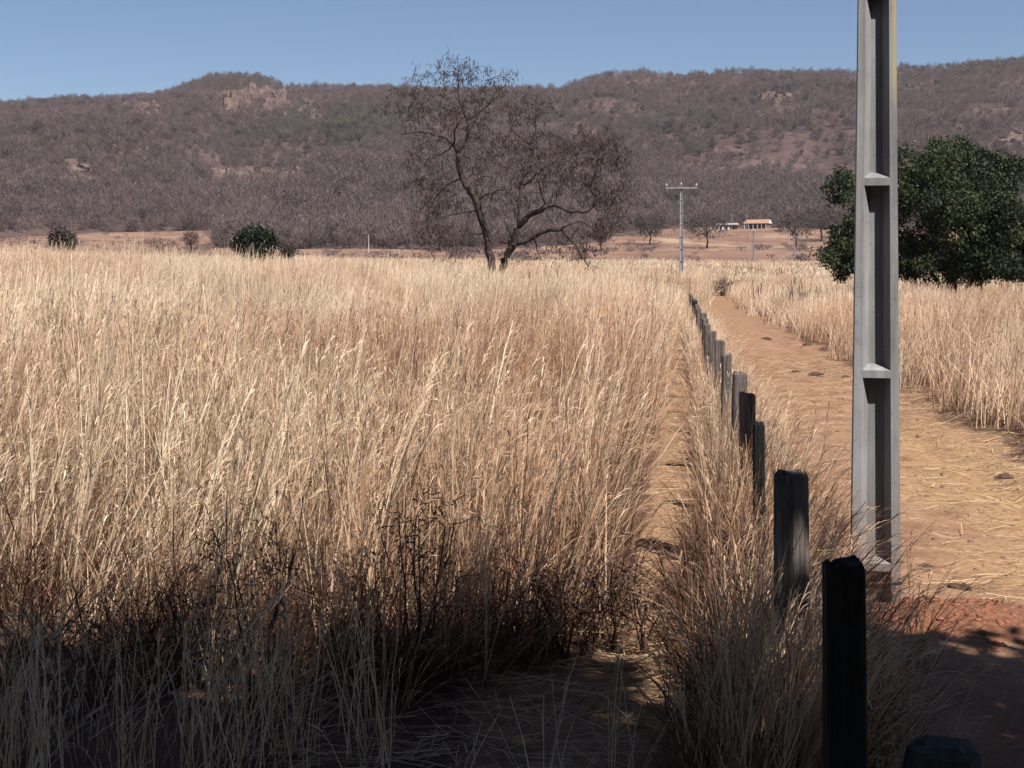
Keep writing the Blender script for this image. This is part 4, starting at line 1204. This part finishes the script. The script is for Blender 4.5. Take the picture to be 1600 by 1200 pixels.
for (p, yf, yt, lab) in ((1141.5, 359, 334, 'thin pole standing beside the white outbuilding'), (1165, 359, 335, 'thin pole standing against the orange-roofed house')):
    X, D, Z = place(p, yf); s = D / FPX
    e = empty('yard_pole', (X, D - 3, float(land(X, D - 3))))
    mb = MB(); mb.tube([(0, 0, -0.4), (0, 0, (yf - yt) * s)], [0.16, 0.11], 6); mb.build('shaft', M['concrete_plain'], e)
    mb = MB(); mb.box(-0.9, 0.9, -0.07, 0.07, (yf - yt) * s - 0.5, (yf - yt) * s - 0.32); mb.build('crossarm', M['concrete_plain'], e)
    tag(e, lab, 'pole')
X, D, Z = place(1160, 383); s = D / FPX
e = empty('goal_frame', (X, D, Z))
gw, gh = 16 * s, 19 * s
for sx in (-1, 1):
    mb = MB(); mb.tube([(sx * gw / 2, 0, -0.3), (sx * gw / 2, 0, gh)], 0.07, 6); mb.build('upright', M['farpost'], e)
mb = MB(); mb.tube([(-gw / 2 - 0.1, 0, gh), (gw / 2 + 0.1, 0, gh)], 0.07, 6); mb.build('crossbar', M['farpost'], e)
tag(e, 'thin square frame of poles on the red slope below the house', 'frame')
# wooden fence along the top of the red field
fe = None
fx0, fd0, fz0 = place(958, 370)
fx1, fd1, fz1 = place(1082, 366)
fe = empty('paddock_fence', (fx0, fd0, fz0))
tag(fe, 'far row of wooden posts and rails along the red slope', 'fence')
nF = 26
fp = []
for k in range(nF):
    t = k / (nF - 1)
    X = fx0 + (fx1 - fx0) * t; Dd = fd0 + (fd1 - fd0) * t; Z = float(land(X, Dd))
    mb = MB(); mb.tube([(0, 0, -0.3), (0, 0, 1.7 + rng.uniform(-0.2, 0.3))], 0.13, 5)
    o = mb.build('post', M['farpost'], fe); o.location = (X - fx0, Dd - fd0, Z - fz0)
    fp.append((X - fx0, Dd - fd0, Z - fz0))
for zz in (0.7, 1.35):
    mb = MB(); mb.tube([(a, b - 0.15, c + zz) for a, b, c in fp], 0.06, 4); mb.build('rail', M['farpost'], fe)
# lone thin pole left of the leafless tree
X, D, Z = place(576, 398, 230); s = D / FPX
mb = MB(); mb.tube([(0, 0, -0.3), (0.02, 0, 15 * s), (0, 0, 31 * s)], [0.09, 0.08, 0.06], 6)
o = mb.build('pale_stake', M['white']); o.location = (X, D, Z)
tag(o, 'thin pale stake at the field edge left of the leafless tree', 'stake')
o['label'] = 'thin pale stake at the edge of the hill scrub'

# ------------------------------------------------------------------ hill scrub and rocks
def hill_tree(name, seed, h, w, n, tw, tone, leaf=0.0):
    r = np.random.default_rng(seed)
    mb = MB()
    mb.tube([(0, 0, -0.5), (r.normal(0, 0.2), 0, h * 0.35), (r.normal(0, 0.3), 0, h * 0.6)], [0.16, 0.11, 0.05], 4, 0.55, False)
    for k in range(n):
        c = ellip(r, 1, (0, 0, h * 0.62), (w, w, h * 0.4), 0.25)[0]
        d = np.array([c[0], c[1], abs(c[2] - h * 0.35) + 0.5]); d /= np.linalg.norm(d)
        d = d + r.normal(0, 0.35, 3)
        L = r.uniform(0.6, 1.7) * h / 6
        mb.ribbon(np.array([c - d * L * 0.5, c + r.normal(0, 0.08, 3), c + d * L * 0.5]), tw * r.uniform(0.5, 1.5), r.normal(0, 0.6, 3), np.clip(r.normal(tone, 0.11), 0, 1))
    return mb.build(name, M['wood_bare'], link=False)
ht = [hill_tree('scrub_tree_%02d' % i, 400 + i, 4.5 + (i % 4) * 0.9, 2.0 + 0.35 * (i % 3), 190, 0.085, 0.40 + 0.07 * (i % 4)) for i in range(8)]
def round_crown(name, seed, h, w):
    r = np.random.default_rng(seed); mb = MB()
    mb.tube([(0, 0, -0.5), (0, 0, h * 0.5)], [0.2, 0.1], 4, 0.2, False)
    P = np.concatenate([ellip(r, 9, (r.normal(0, w * 0.35), r.normal(0, w * 0.35), h * r.uniform(0.55, 0.75)), (w * 0.55, w * 0.55, h * 0.25), 0.6) for k in range(7)])
    v, f, t = leaf_cloud(P, 4, 0.25, 0.7, 0.4, r, (0.0, 0.25))
    mb.add(v, [tuple(q) for q in f.tolist()], t)
    return mb.build(name, M['wood_bare'], link=False)
ht += [round_crown('scrub_tree_%02d' % (8 + i), 430 + i, 5.5 + i * 0.5, 2.4 + 0.3 * i) for i in range(3)]
n = 62000
y = rng.uniform(440, 1310, n)
x = rng.uniform(-1, 1, n) * (0.40 * y + 10)
t = (y - hill_foot(x)) / (RD - hill_foot(x))
dens = np.where(t < 0, 0.0, 0.75 + 1.5 * (fbm(x / 40, y / 60, 101) - 0.42) - 0.35 * sstep(40, 120, x) * sstep(0.15, 0.35, t) * (1 - sstep(0.6, 0.8, t)) * (fbm(x / 90, y / 90, 109) > 0.48)) * np.interp(t, [-0.02, 0.02, 0.3, 1.0], [0.0, 0.75, 1, 1])
k = (rng.uniform(size=n) < dens) & (hz(x, y) > gz(x, y) - 3)
pp = 800 + x / y * FPX; qq = HOR - (hz(x, y) + 1 - CAM_H) / y * FPX
for (a0, a1, b0, b1, keepf) in ((335, 450, 140, 178, 0.35), (425, 505, 158, 190, 0.5), (330, 475, 262, 292, 0.25), (105, 145, 260, 294, 0.2), (190, 255, 162, 186, 0.4), (1185, 1245, 146, 170, 0.4)):
    k &= ~((pp > a0) & (pp < a1) & (qq > b0) & (qq < b1) & (rng.uniform(size=n) > keepf))
x, y, t = x[k], y[k], t[k]
green = np.clip((fbm(x / 120, y / 160, 103) - 0.40) * 3.0 * np.interp(t, [0, 0.25, 0.55, 1], [0.05, 0.25, 1.0, 0.9]) * np.interp(x, [-400, 0, 100, 500], [1.1, 0.9, 0.45, 0.5]) + rng.normal(0, 0.25, len(x)), 0, 1)
sc = rng.uniform(0.55, 1.35, len(x)) * np.interp(t, [0, 1], [1.15, 0.85])
o = scatter('hill_scrub', np.stack([x, y, land(x, y) - 0.3], -1), np.stack([0 * x, 0 * x, rng.uniform(0, 6.28, len(x))], -1),
            np.stack([sc, sc, sc * rng.uniform(0.75, 1.1, len(x))], -1), np.where(rng.uniform(size=len(x)) < np.clip(0.02 + 0.5 * (fbm(x / 60, y / 90, 107) - 0.47), 0.008, 0.14), rng.integers(8, 11, len(x)), rng.integers(0, 8, len(x))), ht, green)
tag(o, 'dense leafless scrub forest covering the hills', 'scrub', kind='stuff')

def rock_shape(seed):
    r = np.random.default_rng(seed)
    bm = bmesh.new(); bmesh.ops.create_cube(bm, size=1.0)
    bmesh.ops.subdivide_edges(bm, edges=bm.edges, cuts=1, use_grid_fill=True)
    for v in bm.verts: v.co *= 1 + r.normal(0, 0.13)
    me = bpy.data.meshes.new('rock'); bm.to_mesh(me); bm.free()
    me.materials.append(M['rock'])
    return me
ROCKS = [rock_shape(600 + i) for i in range(8)]
def outcrop(p0, p1, y0, y1, label, seed, n, size, tall=1.0):
    r = np.random.default_rng(seed)
    X0, D0, Z0 = foot((p0 + p1) / 2, (y0 + y1) / 2, 450, 1290, hz)
    e = empty('rock_outcrop', (X0, D0, Z0))
    for k in range(n):
        X, D, Z = foot(r.uniform(p0, p1), r.uniform(y0, y1), 450, 1295, hz)
        w, d, h = size * r.uniform(0.6, 1.8), size * r.uniform(0.6, 1.2), size * r.uniform(0.6, 1.3) * tall
        o = bpy.data.objects.new('rock', ROCKS[k % 8]); C.objects.link(o); o.parent = e
        o.location = (X - X0, D - D0, Z - Z0 + h * 0.3)
        o.rotation_euler = (r.normal(0, 0.1), r.normal(0, 0.1), r.uniform(-0.5, 0.5))
        o.scale = (w, d, h)
    return tag(e, label, 'rock outcrop')
outcrop(345, 442, 146, 172, 'broken red cliff face below the rounded hill top', 501, 46, 4.4, 2.0)
outcrop(425, 500, 160, 186, 'pale rocks spilling down beside the red cliff face', 502, 26, 3.4, 1.1)
outcrop(335, 470, 268, 288, 'reddish rock band halfway up the hill', 503, 40, 3.6, 1.5)
outcrop(110, 140, 262, 290, 'single pale boulder face low on the hill', 504, 8, 5.0)
outcrop(195, 250, 164, 182, 'pale broken ledge near the ridge away from the cliff', 505, 22, 4.0)
outcrop(1190, 1240, 148, 166, 'pale rocks under the skyline above the orange-roofed house', 506, 18, 4.2)
outcrop(1400, 1450, 128, 150, 'grey rock ledge on the ridge behind the thick concrete pole', 507, 16, 4.2)
outcrop(1560, 1610, 205, 240, 'pale rock slope behind the broad green tree', 508, 16, 5.0)
outcrop(160, 235, 232, 246, 'low pinkish ledge on the middle of the hill', 509, 14, 3.0)

# low dry brush dotted over the red slope
bp = [hill_tree('brush_%02d' % i, 700 + i, 1.6, 1.1, 60, 0.10, 0.6) for i in range(4)]
n = 2600
y = rng.uniform(225, 640, n); x = rng.uniform(-1, 1, n) * 0.4 * y
k = (y < hill_foot(x) + 20) & (rng.uniform(size=n) < np.clip(3.0 * (fbm(x / 25, y / 40, 111) - 0.40), 0.03, 1)) & (np.abs(x - 110) > 12)
x, y = x[k], y[k]
sc = rng.uniform(0.4, 1.3, len(x))
o = scatter('slope_brush', np.stack([x, y, land(x, y) - 0.1], -1), np.stack([0 * x, 0 * x, rng.uniform(0, 6.28, len(x))], -1), np.stack([sc * 1.4, sc * 1.4, sc], -1), rng.integers(0, 4, len(x)), bp)
tag(o, 'low dry brush dotted over the red slope', 'brush', kind='stuff')

# thin dry-season haze in the air
mb = MB(); mb.box(-1100, 1200, -80, 2400, -3.0, 230.0)
hm = bpy.data.materials.new('haze'); hm.use_nodes = True
hn = hm.node_tree.nodes; hn.remove(hn['Principled BSDF'])
pv = hn.new('ShaderNodeVolumePrincipled')
pv.inputs['Color'].default_value = (0.90, 0.84, 0.92, 1)
pv.inputs['Density'].default_value = 0.00008
pv.inputs['Anisotropy'].default_value = 0.2
hm.node_tree.links.new(pv.outputs[0], hn['Material Output'].inputs['Volume'])
o = mb.build('haze', hm)
tag(o, 'thin pale haze in the air over the valley', 'haze', kind='stuff')
